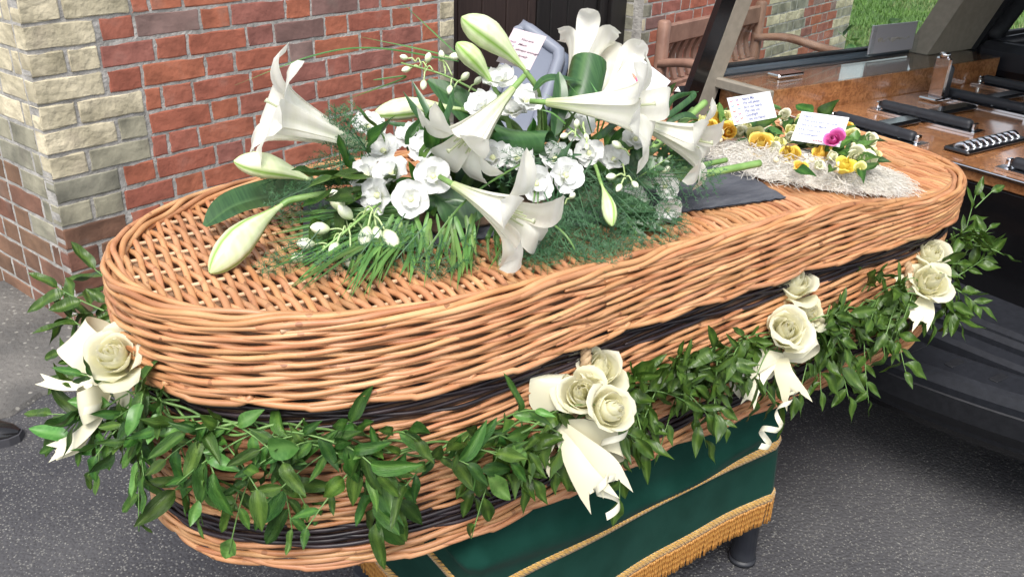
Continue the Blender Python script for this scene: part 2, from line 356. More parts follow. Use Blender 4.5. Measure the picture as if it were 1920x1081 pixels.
def glassmat(name, tint, gl):
    m = bpy.data.materials.new(name); m.use_nodes = True; t = m.node_tree; N = t.nodes; L = t.links
    N.remove(N['Principled BSDF']); tr = N.new('ShaderNodeBsdfTransparent'); tr.inputs[0].default_value = (*tint, 1)
    g = N.new('ShaderNodeBsdfGlossy'); g.inputs['Roughness'].default_value = .02
    lw = N.new('ShaderNodeLayerWeight'); lw.inputs[0].default_value = .5; pw = N.new('ShaderNodeMath'); pw.operation = 'POWER'; pw.inputs[1].default_value = 5
    fr = N.new('ShaderNodeMath'); fr.operation = 'MULTIPLY_ADD'; fr.inputs[1].default_value = .9; fr.inputs[2].default_value = gl; ms = N.new('ShaderNodeMixShader')
    L.new(lw.outputs['Facing'], pw.inputs[0]); L.new(pw.outputs[0], fr.inputs[0]); L.new(fr.outputs[0], ms.inputs[0]); L.new(tr.outputs[0], ms.inputs[1]); L.new(g.outputs[0], ms.inputs[2]); L.new(ms.outputs[0], N['Material Output'].inputs[0])
    return m
MT['glass'] = glassmat('tinted_glass', (.90, .94, .91), .03)
MT['clear'] = glassmat('clear_cellophane', (.96, .98, .98), .035)

# ================================================================== SETTING
DU = np.array([.953717, .300706, 0]); DO = np.array([-.300706, .953717, 0]); CWU, CWO = -1.3532, -2.8026
def wl(u, off, z): return (u - CWU) * DU + (off - CWO) * DO + np.array([0, 0, z])
def wmat(u, off, z):
    o = wl(u, off, z); m = Matrix.Identity(4)
    for i in range(3): m[i][0] = DU[i]; m[i][1] = DO[i]; m[i][3] = o[i]
    return m
UC, UJ, UR, UE = -.1743, 1.7335, 3.419, 7.18
RZ = .081; Z0 = -.0162

g = MB(); g.grid(np.array([[[x, y, 0] for y in (-60, -4, -1, 1, 3, 6, 80)] for x in (-60, -4, -1, 1, 3, 6, 80)], float))
gnd = tag(g.build('ground', MT['asphalt'], smooth=False), kind='structure')
# strip of older, paler paving along the foot of the wall, with a broken edge
edge = [(-3.5, -.42), (-1.2, -.40), (-.75, -.33), (-.35, -.30), (-.12, -.22), (.1, -.20), (.5, -.2), (1.2, -.18), (1.7, -.18)]
mb = MB(); rows = []
ep = smooth_path([(a, b, 0) for a, b in edge], 60)
for k, (a, b, _) in enumerate(ep):
    b += .015 * math.sin(k * 2.3) + .01 * math.sin(k * 5.1)
    rows.append([wl(a, b, .001), wl(a, b + .012, .012), wl(a, .6, .014)])
mb.grid(np.array(rows)); tag(mb.build('pavement', MT['path'], smooth=False), kind='structure')
# lawn beyond the end of the wall
mb = MB(); mb.add([wl(7.3, -1.4, .004), wl(40, -1.4, .004), wl(40, 30, .004), wl(7.3, 30, .004)], [[0, 1, 2, 3]])
tag(mb.build('lawn', MT['lawn'], smooth=False), kind='structure')
mb = MB()
n = 26000
U = 7.32 + 6.5 * rng.random(n) ** 1.2; O = -1.38 + 6.5 * rng.random(n)
hgt = .03 + .05 * rng.random(n); an = rng.random(n) * 6.283; ln = .02 + .03 * rng.random(n)
P0 = (U - CWU)[:, None] * DU + (O - CWO)[:, None] * DO + np.array([0, 0, .003])
sd_ = np.stack([np.cos(an), np.sin(an), 0 * an], 1); tp = np.stack([np.cos(an + 1.4) * ln, np.sin(an + 1.4) * ln, hgt], 1)
V = np.stack([P0 - sd_ * .007, P0 + sd_ * .007, P0 + tp], 1).reshape(-1, 3)
tn = np.repeat((rng.random(n) ** 3) * (np.sin(U * 1.7) * np.sin(O * 2.1 + 1) > .1) * .9 + .05, 3)
mb.add(V, np.arange(3 * n).reshape(-1, 3), tn)
tag(mb.build('grass', MT['grass'], smooth=False), 'short green grass with pale dry patches on the lawn beyond the wall', 'grass', kind='stuff')

def brick_mesh(l, h, name, mat, rough=.0016, seed=0):
    r = np.random.default_rng(seed); nx = max(4, int(l / .035)); nz = 4
    xs = np.concatenate([[-l / 2], np.linspace(-l / 2 + .005, l / 2 - .005, nx), [l / 2]]); zs = np.concatenate([[-h / 2], np.linspace(-h / 2 + .005, h / 2 - .005, nz), [h / 2]])
    A = np.zeros((len(xs), len(zs), 3)); A[..., 0] = xs[:, None]; A[..., 2] = zs[None]
    A[..., 1] = (r.random(A.shape[:2]) - .5) * 2 * rough
    for sl in (np.s_[0, :], np.s_[-1, :], np.s_[:, 0], np.s_[:, -1]): A[sl][..., 1] = .0009 + r.random(A[sl][..., 1].shape) * .0014
    ch = lambda k: r.random(k) ** 2.5 * .006; A[0, :, 0] += ch(len(zs)); A[-1, :, 0] -= ch(len(zs)); A[:, 0, 2] += ch(len(xs)); A[:, -1, 2] -= ch(len(xs))
    mb = MB(); mb.grid(A[:, ::-1])
    ring = [(i, 0) for i in range(len(xs))] + [(len(xs) - 1, j) for j in range(1, len(zs))] + [(i, len(zs) - 1) for i in range(len(xs) - 2, -1, -1)] + [(0, j) for j in range(len(zs) - 2, 0, -1)]
    R0 = np.array([A[i, j] for i, j in ring]); R1 = R0.copy(); R1[:, 1] = .055
    mb.grid(np.stack([R0, R1]), cv=True)
    return mb.mesh(name, mat, False)
BM = {}
def brick_obj(parent, mat, l, frm, seed):
    """one brick of length l; frm: world matrix of its centre on the wall face"""
    key = None
    for nm, L in (('stretcher', .235), ('header', .1135)):
        if abs(l - L) < .03: key = (nm, mat, seed % 4); base = L
    if key is None: key = ('cut', mat, seed % 2, round(l, 2)); base = round(l, 2)
    if key not in BM: BM[key] = brick_mesh(base, .0730, 'brick', MT[mat], .0013 if mat == 'brick_yellow' else .0006, hash(key[2:]) % 99 + seed % 4 + len(mat))
    m = frm @ Matrix.Diagonal((l / base, 1, 1, 1))
    return link('brick', BM[key], parent, m)
def courses(parent, u0, u1, i0, i1, matf, hstart=.243):
    for i in range(i0, i1):
        z = Z0 + RZ * (i + .5); off = hstart + (.182 if (i - 11) % 2 else 0)
        k0 = int(math.floor((u0 - off) / .3645)) - 1; cells = []
        for k in range(k0, k0 + int((u1 - u0) / .3645) + 4):
            a = off + k * .3645; cells += [(a, a + .1215), (a + .1215, a + .3645)]
        for a, b in cells:
            a = max(a, u0); b = min(b, u1)
            if b - a < .035: continue
            a += .0040; b -= .0040
            sd2 = random.randrange(1000)
            j = (random.random() - .5) * .004
            brick_obj(parent, matf(i, (a + b) / 2), b - a, wmat((a + b) / 2, j * .6, z + (random.random() - .5) * .003), sd2)
def redmat(i, u):
    if i < 4 and random.random() < .7 - .2 * i: return 'brick_dirty'
    return 'brick_purple' if random.random() < .06 else 'brick'

wall = empty('brick_wall', wl(UC, 0, 0), 'red brick wall with cream quoin corner beside the dark doorway', 'wall')
qe = lambda i: .176 if i in (7, 8, 9, 13, 14, 15) else .05
for i in range(0, 20):
    courses(wall, qe(i) , UJ - .105, i, i + 1, redmat)
    z = Z0 + RZ * (i + .5)
    e = qe(i); ym = 'brick_yellow' if i >= 7 else ('brick_grey' if i >= 5 else 'brick_dirty')
    cut = {12: [], 11: [.52], 10: [], 9: [.34], 8: [.69], 7: [.36], 6: [], 5: [.5], 13: [.36], 14: [.66], 15: [.36]}.get(i, [.5] if i % 2 else [])
    xs = [UC] + [UC + (e - UC) * c for c in cut] + [e]
    for a, b in zip(xs[:-1], xs[1:]):
        mm = ym if not (i in (7, 8) and b == e) else 'brick_grey'
        brick_obj(wall, mm, b - a - .011 + (.006 if a == UC else 0), wmat((a + b) / 2 + (-.003 if a == UC else 0), -.002, z), i * 3 + 1)
    brick_obj(wall, 'brick_grey' if i < 9 or i % 3 == 0 else 'brick_yellow', .094, wmat(UJ - .049, 0, z), i)
    # return face of the pier
    x = 0.0; first = .1095 if (i % 2) else .231
    lens = [first] + [.231 if k % 2 else .1095 for k in range(8)] if i % 2 == 0 else [first] + [.231 if k % 2 == 0 else .1095 for k in range(8)]
    for k, l in enumerate(lens):
        if x > 1.25: break
        o = wl(UC, x + l / 2 + .058 * 0, z); m = Matrix.Identity(4)
        for q in range(3): m[q][0] = -DO[q]; m[q][1] = DU[q]; m[q][3] = o[q] - (.0 if k else .0)
        mt = ('brick_grey' if i < 9 else 'brick_yellow') if (k == 0 and i >= 4) or (k == 1 and i >= 7) else 'brick_dirty'
        if k == 0: l0 = l - .062; o = wl(UC, .062 + l0 / 2, z); m[0][3], m[1][3], m[2][3] = o; brick_obj(wall, mt, l0, m, i + 2)
        else: brick_obj(wall, mt, l, m, i * 7 + k)
        x += l + .012
def mortar_box(parent, u0, u1, o0, o1, z0, z1, name='mortar'):
    mb = MB(); c = [wl(u, o, 0)[:2] for u, o in ((u0, o0), (u1, o0), (u1, o1), (u0, o1))]
    P = np.array([[*q, z0] for q in c]); mb.prism(P, np.zeros(3), np.array([0, 0, z1 - z0]))
    return mb.build(name, MT['mortar'], parent, smooth=False)
mortar_box(wall, UC + .0020, UJ - .0020, .0020, 1.4, -.05, 2.5)
def upper(parent, u0, u1, i0, i1):
    mb = MB()
    for i in range(i0, i1):
        a = u0 + (0 if i % 2 else -.12)
        while a < u1:
            l = .231; x0 = max(a, u0); x1 = min(a + l, u1)
            if x1 - x0 > .04:
                P = np.array([wl(x0, 0, Z0 + RZ * i + .006), wl(x1, 0, Z0 + RZ * i + .006), wl(x1, 0, Z0 + RZ * i + .075), wl(x0, 0, Z0 + RZ * i + .075)]); mb.prism(P, np.zeros(3), DO * .05)
            a += .243
    o = mb.build('upper_bricks', MT['brick'], parent, smooth=False); o['kind'] = 'stuff'
upper(wall, UC, UJ, 20, 30)

wall2 = empty('brick_wall', wl(UR, 0, 0), 'red brick wall behind the wooden bench, with pale quoins', 'wall')
def m2(i, u):
    return ('brick_grey' if i % 2 else 'brick_yellow') if (u < 3.56 or 5.36 < u < 6.0 or u > 6.84) else redmat(i + 3, u)
courses(wall2, UR, UE, 0, 13, m2, .243)
for i in range(0, 20):
    z = Z0 + RZ * (i + .5); o = wl(UR, .062 + .07, z); m = Matrix.Identity(4)
    for q in range(3): m[q][0] = -DO[q]; m[q][1] = DU[q]; m[q][3] = o[q]
    brick_obj(wall2, 'brick_grey', .13, m, i)
mortar_box(wall2, UR + .0020, UE - .0020, .0020, .5, -.05, 2.5)
upper(wall2, UR, UE, 13, 30)
# lintel over the doorway
lin = mortar_box(None, UJ, UR, .02, .5, 2.12, 2.5, 'door_lintel'); tag(lin, 'pale lintel over the dark double doorway', 'lintel')

# door
door = empty('double_door', wl(1.74, .13, 0), 'dark brown boarded double door recessed in the brick wall', 'door')
def dbox(u0, u1, o0, o1, z0, z1, name, mat, parent, bev=.004):
    mb = MB(); mb.box((u0, o0, z0), (u1, o1, z1), bev, m=np.array(wmat(0, 0, 0))); return mb.build(name, MT[mat], parent, smooth=False)
ed = [1.79, 1.905, 2.085, 2.275, 2.455, 2.53]
for a, b in zip(ed[:-1], ed[1:]): dbox(a + .004, b - .004, .13, .165, .03, 2.08, 'board', 'doorwood', door, .006)
ed = [2.56, 2.70, 2.86, 3.02, 3.16]
for a, b in zip(ed[:-1], ed[1:]): dbox(a + .003, b - .003, .16, .19, .03, 2.08, 'board', 'doordark', door, .006)
dbox(1.737, 1.787, .115, .20, 0, 2.11, 'door_frame', 'doorwood', door); dbox(3.25, 3.415, .115, .20, 0, 2.11, 'door_frame', 'doordark', door)
dbox(2.533, 2.557, .125, .19, .02, 2.08, 'cover_strip', 'doordark', door); dbox(3.165, 3.245, .14, .19, .02, 2.08, 'meeting_stile', 'doordark', door)
dbox(1.76, 3.4, .2, .24, 0, 2.11, 'back_panel', 'doordark', door)
hd = dbox(3.150, 3.166, .118, .138, .42, .60, 'pull_handle', 'chrome', door, .004)
dbox(1.75, 3.4, -.02, .13, 0, .035, 'threshold', 'mortar', door)

# bench between the hearse and the wall
bench = empty('park_bench', wl(2.98, -.5, 0), 'brown wooden park bench with curved back slats against the brick wall', 'bench')
BU0, BU1, BO = 2.94, 4.16, -.42
def bbox(lo, hi, name, bev=.008): mb = MB(); mb.box(lo, hi, bev, m=np.array(wmat(0, 0, 0))); return mb.build(name, MT['teak'], bench, smooth=False)
for u in (BU0, BU1):
    mb = MB(); mb.box((u - .032, BO - .03, 0), (u + .032, BO + .03, .80), .012, m=np.array(wmat(0, 0, 0))); mb.build('back_post', MT['teak'], bench)
    bbox((u - .03, BO - .55, 0), (u + .03, BO - .49, .545), 'front_leg')
    P = smooth_path([(u, BO, .575), (u, BO - .2, .60), (u, BO - .42, .57), (u, BO - .60, .55)], 12)
    mb = MB(); V = []
    for p in P: V.append([wl(p[0] - .035, p[1], p[2] - .02), wl(p[0] + .035, p[1], p[2] - .02), wl(p[0] + .035, p[1], p[2] + .02), wl(p[0] - .035, p[1], p[2] + .02)])
    mb.grid(np.array(V), cv=True); mb.build('armrest', MT['teak'], bench)
    bbox((u - .025, BO - .49, .36), (u + .025, BO - .03, .42), 'side_rail')
bbox((BU0 + .035, BO - .02, .67), (BU1 - .035, BO + .02, .775), 'top_rail'); bbox((BU0 + .035, BO - .025, .40), (BU1 - .035, BO + .02, .46), 'back_rail')
bbox((BU0 + .032, BO - .545, .36), (BU1 - .032, BO - .50, .42), 'front_rail')
ns = 13
for k in range(ns):
    u = BU0 + .09 + (BU1 - BU0 - .18) * k / (ns - 1)
    P = smooth_path([(u, BO, .465), (u, BO + .028, .54), (u, BO + .03, .60), (u, BO, .667)], 9); V = []
    for p in P: V.append([wl(p[0] - .022, p[1] - .009, p[2]), wl(p[0] + .022, p[1] - .009, p[2]), wl(p[0] + .022, p[1] + .009, p[2]), wl(p[0] - .022, p[1] + .009, p[2])])
    mb = MB(); mb.grid(np.array(V), cv=True); mb.build('slat', MT['teak'], bench, smooth=False)
for k in range(6): bbox((BU0 + .033, BO - .53 + k * .085, .422), (BU1 - .033, BO - .47 + k * .085, .445), 'seat_slat', .005)

# folded grey panel leaning by the door
fp = empty('folding_panel', wl(1.5, -.55, 0), 'grey blue folding panel with rounded frame, leaning by the dark door', 'panel')
def atd(px, py, dep): return CAM + ray(px, py) * dep
pc = [atd(978, 45, 2.95), atd(1052, 100, 2.9), atd(975, 320, 2.75), atd(895, 260, 2.8)]
pn_ = unit(np.cross(pc[1] - pc[0], pc[3] - pc[0])); pn_ = pn_ if pn_ @ VIEW > 0 else -pn_
mb = MB(); mb.prism(np.array(pc), pn_ * .004, pn_ * .02); mb.build('board', MT['binplastic'], fp, smooth=False)
rr_ = np.concatenate([np.linspace(pc[k] * .94 + pc[(k + 1) % 4] * .06, pc[k] * .06 + pc[(k + 1) % 4] * .94, 8) for k in range(4)])
mb = MB(); mb.tube(rr_, .021, 10, closed=True); mb.build('frame', MT['binframe'], fp)
mb = MB(); mb.tube(rr_ * 1.0 + pn_ * .05 + unit(pc[1] - pc[2]) * .03 + unit(pc[1] - pc[0]) * .02, .012, 8, closed=True); mb.build('rear_frame', MT['binplastic'], fp)
for q in (pc[2], pc[3]):
    mb = MB(); mb.tube([q, [q[0] - .02, q[1] + .05, 0.0]], .014, 8); mb.build('leg', MT['binframe'], fp)

# shoe at the edge of the picture
sp = atz(40, 822, 0); sh = empty('shoe', (sp[0], sp[1], 0), 'polished black leather shoe standing on the asphalt', 'shoe')
sm = np.array(frame(unit(RC[0] * [1, 1, 0] + .15 * unit(VIEW * [1, 1, 0])), (0, 0, 1), (sp[0], sp[1], 0)))
secs = [(.0, .012, .02, .03), (-.02, .030, .035, .045), (-.06, .043, .045, .058), (-.11, .045, .05, .07), (-.16, .038, .05, .085), (-.21, .034, .05, .10), (-.26, .036, .05, .10), (-.29, .02, .04, .085)]
R = []; S = []
for y, w, zz, top in secs:
    R.append([[w * math.cos(t), y, .022 + (top - .022) * max(0, math.sin(t)) ** .8] for t in np.linspace(0, math.pi, 11)])
    S.append([[(w + .005) * math.cos(t), y + .004, z] for t, z in ((0, .0), (0, .024), (math.pi, .024), (math.pi, .0))])
mb = MB(); mb.grid(np.array(R) @ sm[:3, :3].T + sm[:3, 3]); mb.build('upper', MT['shoe'], sh)
mb = MB(); mb.grid(np.array(S) @ sm[:3, :3].T + sm[:3, 3], cv=True); q = np.array(S[0]) @ sm[:3, :3].T + sm[:3, 3]; mb.add(q, [[0, 1, 2, 3]]); mb.build('sole', MT['sole'], sh, smooth=False)

# ================================================================== HEARSE
HY = 1.275; TX = 2.355; DZ = .796
he = empty('hearse', (TX, HY, 0), 'black hearse with its tailgate open and a glossy burr walnut deck', 'car')
def hb(lo, hi, name, mat, bev=.004, parent=None, smooth=False):
    mb = MB(); mb.box(lo, hi, bev); return mb.build(name, MT[mat], parent or he, smooth=smooth)
deck = hb((TX, .70, DZ - .034), (5.0, 1.868, DZ), 'deck', 'walnut', .003)
hb((TX - .012, .66, DZ - .004), (TX - .001, 1.868, DZ + .006), 'chrome_edge', 'chrome', .002)
# side shelf (left) and its twin (right)
for sgn, nm in ((1, 'left'), (-1, 'right')):
    f = lambda y: HY + sgn * (y - HY)
    y0, y1 = sorted((f(1.872), f(2.10)))
    s = hb((2.28, y0, DZ - .03), (3.62, y1, .882), 'side_shelf', 'walnut', .003)
    y0, y1 = sorted((f(1.858), f(2.10))); hb((2.262, y0, .884), (3.60, y1, .889), 'clear_cover', 'clear', .001, s)
    y0, y1 = sorted((f(1.862), f(2.11))); hb((2.245, y0, .850), (2.277, y1, .884), 'end_block', 'beige', .004, s)
    y0, y1 = sorted((f(1.955), f(2.01))); hb((2.40, y0, .8905), (2.53, y1, .904), 'lock_plate', 'chrome', .004, s)
    y0, y1 = sorted((f(2.102), f(2.118))); hb((2.24, y0, .885), (3.66, y1, .905), 'window_rail', 'sillmetal', .003)
    y0, y1 = sorted((f(2.119), f(2.15))); hb((2.24, y0, .86), (5.4, y1, .915), 'window_seal', 'blackplastic', .003)
    # pane
    mb = MB(); P = np.array([[2.26, f(2.122), .912], [3.36, f(2.122), .912], [3.86, f(2.06), 1.70], [2.53, f(2.06), 1.70]]); mb.prism(P, np.array([0, -.002, 0]), np.array([0, .002, 0])); mb.build('window_pane', MT['glass'], he, smooth=False)
    # rear pillar: beige inner trim with a black outer edge
    def pil(x0, x1, x2, x3, yb, yt, z0, z1, name, mat):
        mb = MB(); a = np.array([[x0, f(yb[0]), z0], [x1, f(yb[0]), z0], [x1, f(yb[1]), z0], [x0, f(yb[1]), z0]]); b = np.array([[x2, f(yt[0]), z1], [x3, f(yt[0]), z1], [x3, f(yt[1]), z1], [x2, f(yt[1]), z1]])
        m_ = .5 * (a + b); mb.grid(np.stack([a, .75 * a + .25 * b, m_, .25 * a + .75 * b, b]), cv=True); mb.add(a, [[0, 1, 2, 3]]); mb.add(b, [[3, 2, 1, 0]]); return mb.build(name, MT[mat], he, smooth=False)
    pil(2.120, 2.192, 2.476, 2.555, (2.098, 2.12), (2.068, 2.09), .62, 1.72, 'pillar_trim', 'beige')
    pil(2.052, 2.119, 2.408, 2.475, (2.10, 2.125), (2.07, 2.095), .62, 1.72, 'pillar', 'carblack')
    pil(3.345, 3.66, 3.85, 4.16, (2.02, 2.118), (1.92, 2.02), .887, 1.72, 'pillar_trim', 'beige')
    pil(3.655, 3.70, 4.16, 4.20, (2.0, 2.11), (1.90, 2.01), .887, 1.72, 'pillar', 'blackplastic')
    pil(4.35, 4.45, 4.75, 4.85, (2.0, 2.14), (1.90, 2.04), .87, 1.72, 'pillar', 'carblack')
    y0, y1 = sorted((f(2.12), f(2.15))); hb((2.10, y0, .30), (6.2, y1, .858), 'side_panel', 'carblack', .02)
    for x in (2.95, 5.6):
        w = empty('wheel', (x, f(2.04), .31)); w.parent = he; w.matrix_parent_inverse = WM[he.name].inverted()
        t = np.linspace(0, 2 * math.pi, 28, endpoint=False); pr = [(.20, -.1), (.29, -.1), (.315, -.07), (.315, .07), (.29, .1), (.20, .1)]
        mb = MB(); mb.grid(np.array([[[x + r * math.cos(a), f(2.04) + dy, .315 + r * math.sin(a)] for r, dy in pr] for a in t]), cu=True, cv=True); mb.build('tyre', MT['rubber'], w)
        mb = MB(); mb.tube([[x, f(2.04) - .09, .315], [x, f(2.04) + .09, .315]], .2, 24); mb.build('rim', MT['chrome'], w)
# roof, tail, front
mb = MB(); A = []
for x, dz in ((2.42, .0), (2.6, .04), (3.4, .06), (4.6, .05), (5.2, -.05)): A.append([[x, HY + yy, 1.74 + dz - .12 * abs(yy / .78) ** 4] for yy in np.linspace(-.78, .78, 13)])
A = np.array(A); mb.grid(A); mb.grid(A[:, ::-1] - [0, 0, .06]); mb.build('roof', MT['carblack'], he)
hb((TX + .001, .52, .43), (TX + .03, 2.03, DZ - .036), 'tail_panel', 'carblack', .004)
mb = MB(); mb.box((5.0, .5, .3), (6.9, 2.1, .95), .08); mb.build('bonnet', MT['carblack'], he, smooth=False)
hb((2.45, .5, .2), (6.2, 2.05, .29), 'floor_pan', 'blackplastic', .02)
hb((4.99, .72, .5), (5.04, 1.86, 1.0), 'partition', 'seat', .01)
# seats far inside
for y in (1.72, .82):
    st = empty('front_seat', (4.25, y, .6)); st.parent = he; st.matrix_parent_inverse = WM[he.name].inverted()
    mb = MB(); A = []
    for z, x, w, d in ((.62, 3.98, .24, .10), (.9, 4.02, .25, .11), (1.15, 4.10, .24, .09), (1.28, 4.15, .18, .06), (1.31, 4.16, .08, .03)):
        A.append([[x + d * math.cos(t), y + w * np.sign(math.sin(t)) * abs(math.sin(t)) ** .6, z] for t in np.linspace(0, 2 * math.pi, 20, endpoint=False)])
    mb.grid(np.array(A), cv=True); mb.build('backrest', MT['seat'], st)
    mb = MB(); A = []
    for z, x, w, d in ((1.36, 4.20, .05, .03), (1.39, 4.20, .13, .055), (1.48, 4.22, .13, .05), (1.51, 4.23, .06, .03)):
        A.append([[x + d * math.cos(t), y + w * np.sign(math.sin(t)) * abs(math.sin(t)) ** .6, z] for t in np.linspace(0, 2 * math.pi, 16, endpoint=False)])
    mb.grid(np.array(A), cv=True); mb.build('headrest', MT['seat'], st)
mb = MB(); mb.tube(smooth_path([(3.72, 1.98, .90), (3.80, 1.80, .96), (3.82, 1.6, .98), (3.80, 1.45, .92), (3.80, 1.42, .80)], 24), .028, 10); mb.build('grab_rail', MT['seat'], he)
hb((3.64, 1.36, .80), (3.76, 2.0, .93), 'cushion_block', 'seat', .03)
mb = MB(); mb.tube(smooth_path([(3.72, 1.98, .93), (4.0, 1.96, 1.25), (4.3, 1.92, 1.66)], 20), .035, 8); mb.build('seat_belt_post', MT['blackplastic'], he)
mb = MB(); mb.tube(smooth_path([(3.9, 1.7, .85), (4.1, 1.68, 1.12), (4.35, 1.66, 1.5)], 20), .022, 8); mb.build('grey_strap', MT['beige'], he)
# deck fittings
def roller(p, q, r=.016):
    p = np.array([*p, DZ]); q = np.array([*q, DZ]); d = unit(q - p); s = np.cross([0, 0, 1], d)
    e = empty('roller', p); e.parent = he; e.matrix_parent_inverse = WM[he.name].inverted(); e.matrix_basis = Matrix.Identity(4); WM[e.name] = Matrix.Identity(4)
    mb = MB(); c = [p - d * .03 - s * .036, q + d * .03 - s * .036, q + d * .03 + s * .036, p - d * .03 + s * .036]; mb.prism(np.array(c), np.array([0, 0, .001]), np.array([0, 0, .008])); mb.build('base_plate', MT['chrome'], e, smooth=False)
    n = 40; P = p + (q - p) * np.linspace(0, 1, n)[:, None] + [0, 0, .024]
    rr = r * (1 - .08 * (np.arange(n) % 8 == 0)); rr[0] = rr[-1] = r * .8
    mb = MB(); mb.tube(P, rr, 14); mb.build('rubber_roller', MT['rubber'], e)
    for o, t in ((p, -1), (q, 1)):
        mb = MB(); mb.box((-.006, -.012, .008), (.006, .012, .032), .003, m=np.array(frame(s, (0, 0, 1), o + d * .012 * t))); mb.build('bracket', MT['chrome'], e, smooth=False)
roller((2.70, 1.75), (2.72, 1.44)); roller((2.42, 1.72), (2.42, 1.44)); roller((3.10, 1.77), (3.11, 1.48)); roller((3.46, 1.83), (3.46, 1.55)); roller((2.44, 1.15), (2.44, .9))
for (a, b) in (((2.49, 1.60), (2.66, 1.60)), ((2.80, 1.62), (3.02, 1.62)), ((3.18, 1.65), (3.38, 1.65))):
    mb = MB(); mb.box((a[0], a[1] - .03, DZ + .001), (b[0], a[1] + .03, DZ + .02), .008); mb.build('slide_track', MT['carblack'], he, smooth=False)
lp = hb((2.45, 1.285, DZ + .001), (2.78, 1.365, DZ + .014), 'louvre_plate', 'carblack', .005)
for k in range(9):
    mb = MB(); mb.tube(smooth_path([(2.475 + k * .034, 1.30, DZ + .012), (2.485 + k * .034, 1.325, DZ + .022), (2.475 + k * .034, 1.35, DZ + .012)], 7), [.003, .007, .008, .009, .008, .007, .003], 8); mb.build('louvre', MT['chrome'], lp)
cp = empty('bier_stop', (3.03, 1.76, DZ)); cp.parent = he; cp.matrix_parent_inverse = WM[he.name].inverted(); cp.matrix_basis = Matrix.Identity(4); WM[cp.name] = Matrix.Identity(4)
mb = MB(); mb.box((2.985, 1.73, DZ + .001), (3.09, 1.80, DZ + .012), .004); mb.build('foot_plate', MT['chrome'], cp, smooth=False)
mb = MB(); mb.box((3.03, 1.735, DZ + .012), (3.045, 1.795, DZ + .15), .005); mb.build('upright', MT['chrome'], cp, smooth=False)
mb = MB(); mb.box((3.046, 1.73, DZ + .012), (3.066, 1.80, DZ + .125), .008); mb.build('pad', MT['rubber'], cp)
mb = MB(); mb.tube([(3.037, 1.765, DZ + .15), (3.037, 1.765, DZ + .168)], .018, 12); mb.build('knob', MT['chrome'], cp)
# sign plate standing in the window
sg = hb((3.02, 2.06, .905), (3.30, 2.068, 1.012), 'sign_plate', 'acrylic', .002)
for x in (3.02, 3.30): hb((x - .006, 2.045, .90), (x + .006, 2.072, 1.014), 'sign_clip', 'clear', .002, sg)
t = np.linspace(0, 1, 160); mb = MB(); mb.tube(np.stack([3.06 + .2 * t, np.full(160, 2.0585), .955 + .009 * np.sin(71 * t + 5 * np.sin(11 * t)) * (.35 + .65 * np.sin(8 * t + 1) ** 2) + .003 * np.sin(23 * t)], 1), .0011, 4); mb.build('lettering', MT['lettering'], sg)
# sills and bumper, bowed in plan
def bow(y, x0, k=.42): return x0 + k * (y - HY) ** 2
def swept(profile, name, mat, k=.42, ys=np.linspace(.38, 2.17, 40), parent=None):
    A = np.array([[[bow(y, x, k), y, z] for x, z in profile] for y in ys]); mb = MB(); mb.grid(A[:, ::-1]); return mb.build(name, MT[mat], parent or he, smooth=False)
swept([(2.36, .47), (2.20, .462), (2.185, .452), (2.18, .43)], 'load_sill', 'stepplastic', .10)
swept([(2.18, .44), (2.165, .452), (2.15, .44), (2.15, .425), (2.11, .42), (2.095, .41), (2.09, .36), (2.06, .345)], 'sill_lip', 'stepplastic', .14)
swept([(2.09, .37), (2.045, .345), (2.03, .36)], 'gap', 'carblack', .2)
bp = swept([(2.05, .36), (2.02, .415), (1.995, .424), (1.895, .424), (1.878, .418), (1.868, .395), (1.872, .375)], 'bumper', 'stepplastic', .38)
swept([(1.874, .376), (1.868, .372), (1.885, .31), (1.93, .265), (1.935, .25)], 'bumper_face', 'blackplastic', .38, parent=bp)
swept([(1.936, .251), (1.955, .245), (1.955, .225), (1.99, .20), (2.03, .195), (2.10, .19), (2.2, .19), (2.6, .19)], 'valance', 'carblack', .38, parent=bp)
for y in np.arange(.55, 2.0, .098):
    x = bow(y, 1.948, .38); mb = MB(); mb.box((x - .028, y - .011, .4235), (x + .028, y + .011, .4275), .0018); mb.build('tread', MT['blackplastic'], bp, smooth=False)

# ================================================================== COFFIN
CY, CB = 1.275, .344
XA, A1 = .670, .505            # near end: half ellipse
XB, A2 = 1.64, .380            # far end: squarer half superellipse
def outline_pts(n=700):
    P = []
    t = np.linspace(0, 1, 200)
    P += [(x, CY - CB) for x in XA + (XB - XA) * t[:-1]]
    a = np.linspace(-math.pi / 2, math.pi / 2, 260)[:-1]; e = 2 / 2.5
    P += [(XB + A2 * abs(math.cos(q)) ** e, CY + CB * np.sign(math.sin(q)) * abs(math.sin(q)) ** e) for q in a]
    P += [(x, CY + CB) for x in XB + (XA - XB) * t[:-1]]
    a = np.linspace(math.pi / 2, 3 * math.pi / 2, 300)[:-1]; e = 2 / 2.08
    P += [(XA - A1 * abs(math.cos(q)) ** e, CY + CB * np.sign(math.sin(q)) * abs(math.sin(q)) ** e) for q in a]
    P = np.array(P); d = np.r_[0, np.cumsum(np.linalg.norm(np.diff(np.r_[P, P[:1]], axis=0), axis=1))]
    PER = d[-1]; s = np.linspace(0, PER, 1600, endpoint=False)
    Q = np.stack([np.interp(s, d, np.r_[P[:, k], P[:1, k]]) for k in range(2)], 1)
    for _ in range(12): Q = (np.roll(Q, 1, 0) + 2 * Q + np.roll(Q, -1, 0)) / 4
    T = np.roll(Q, -1, 0) - np.roll(Q, 1, 0); T /= np.linalg.norm(T, axis=1)[:, None]
    return Q, np.stack([T[:, 1], -T[:, 0]], 1), PER
OQ, ON, PER = outline_pts()
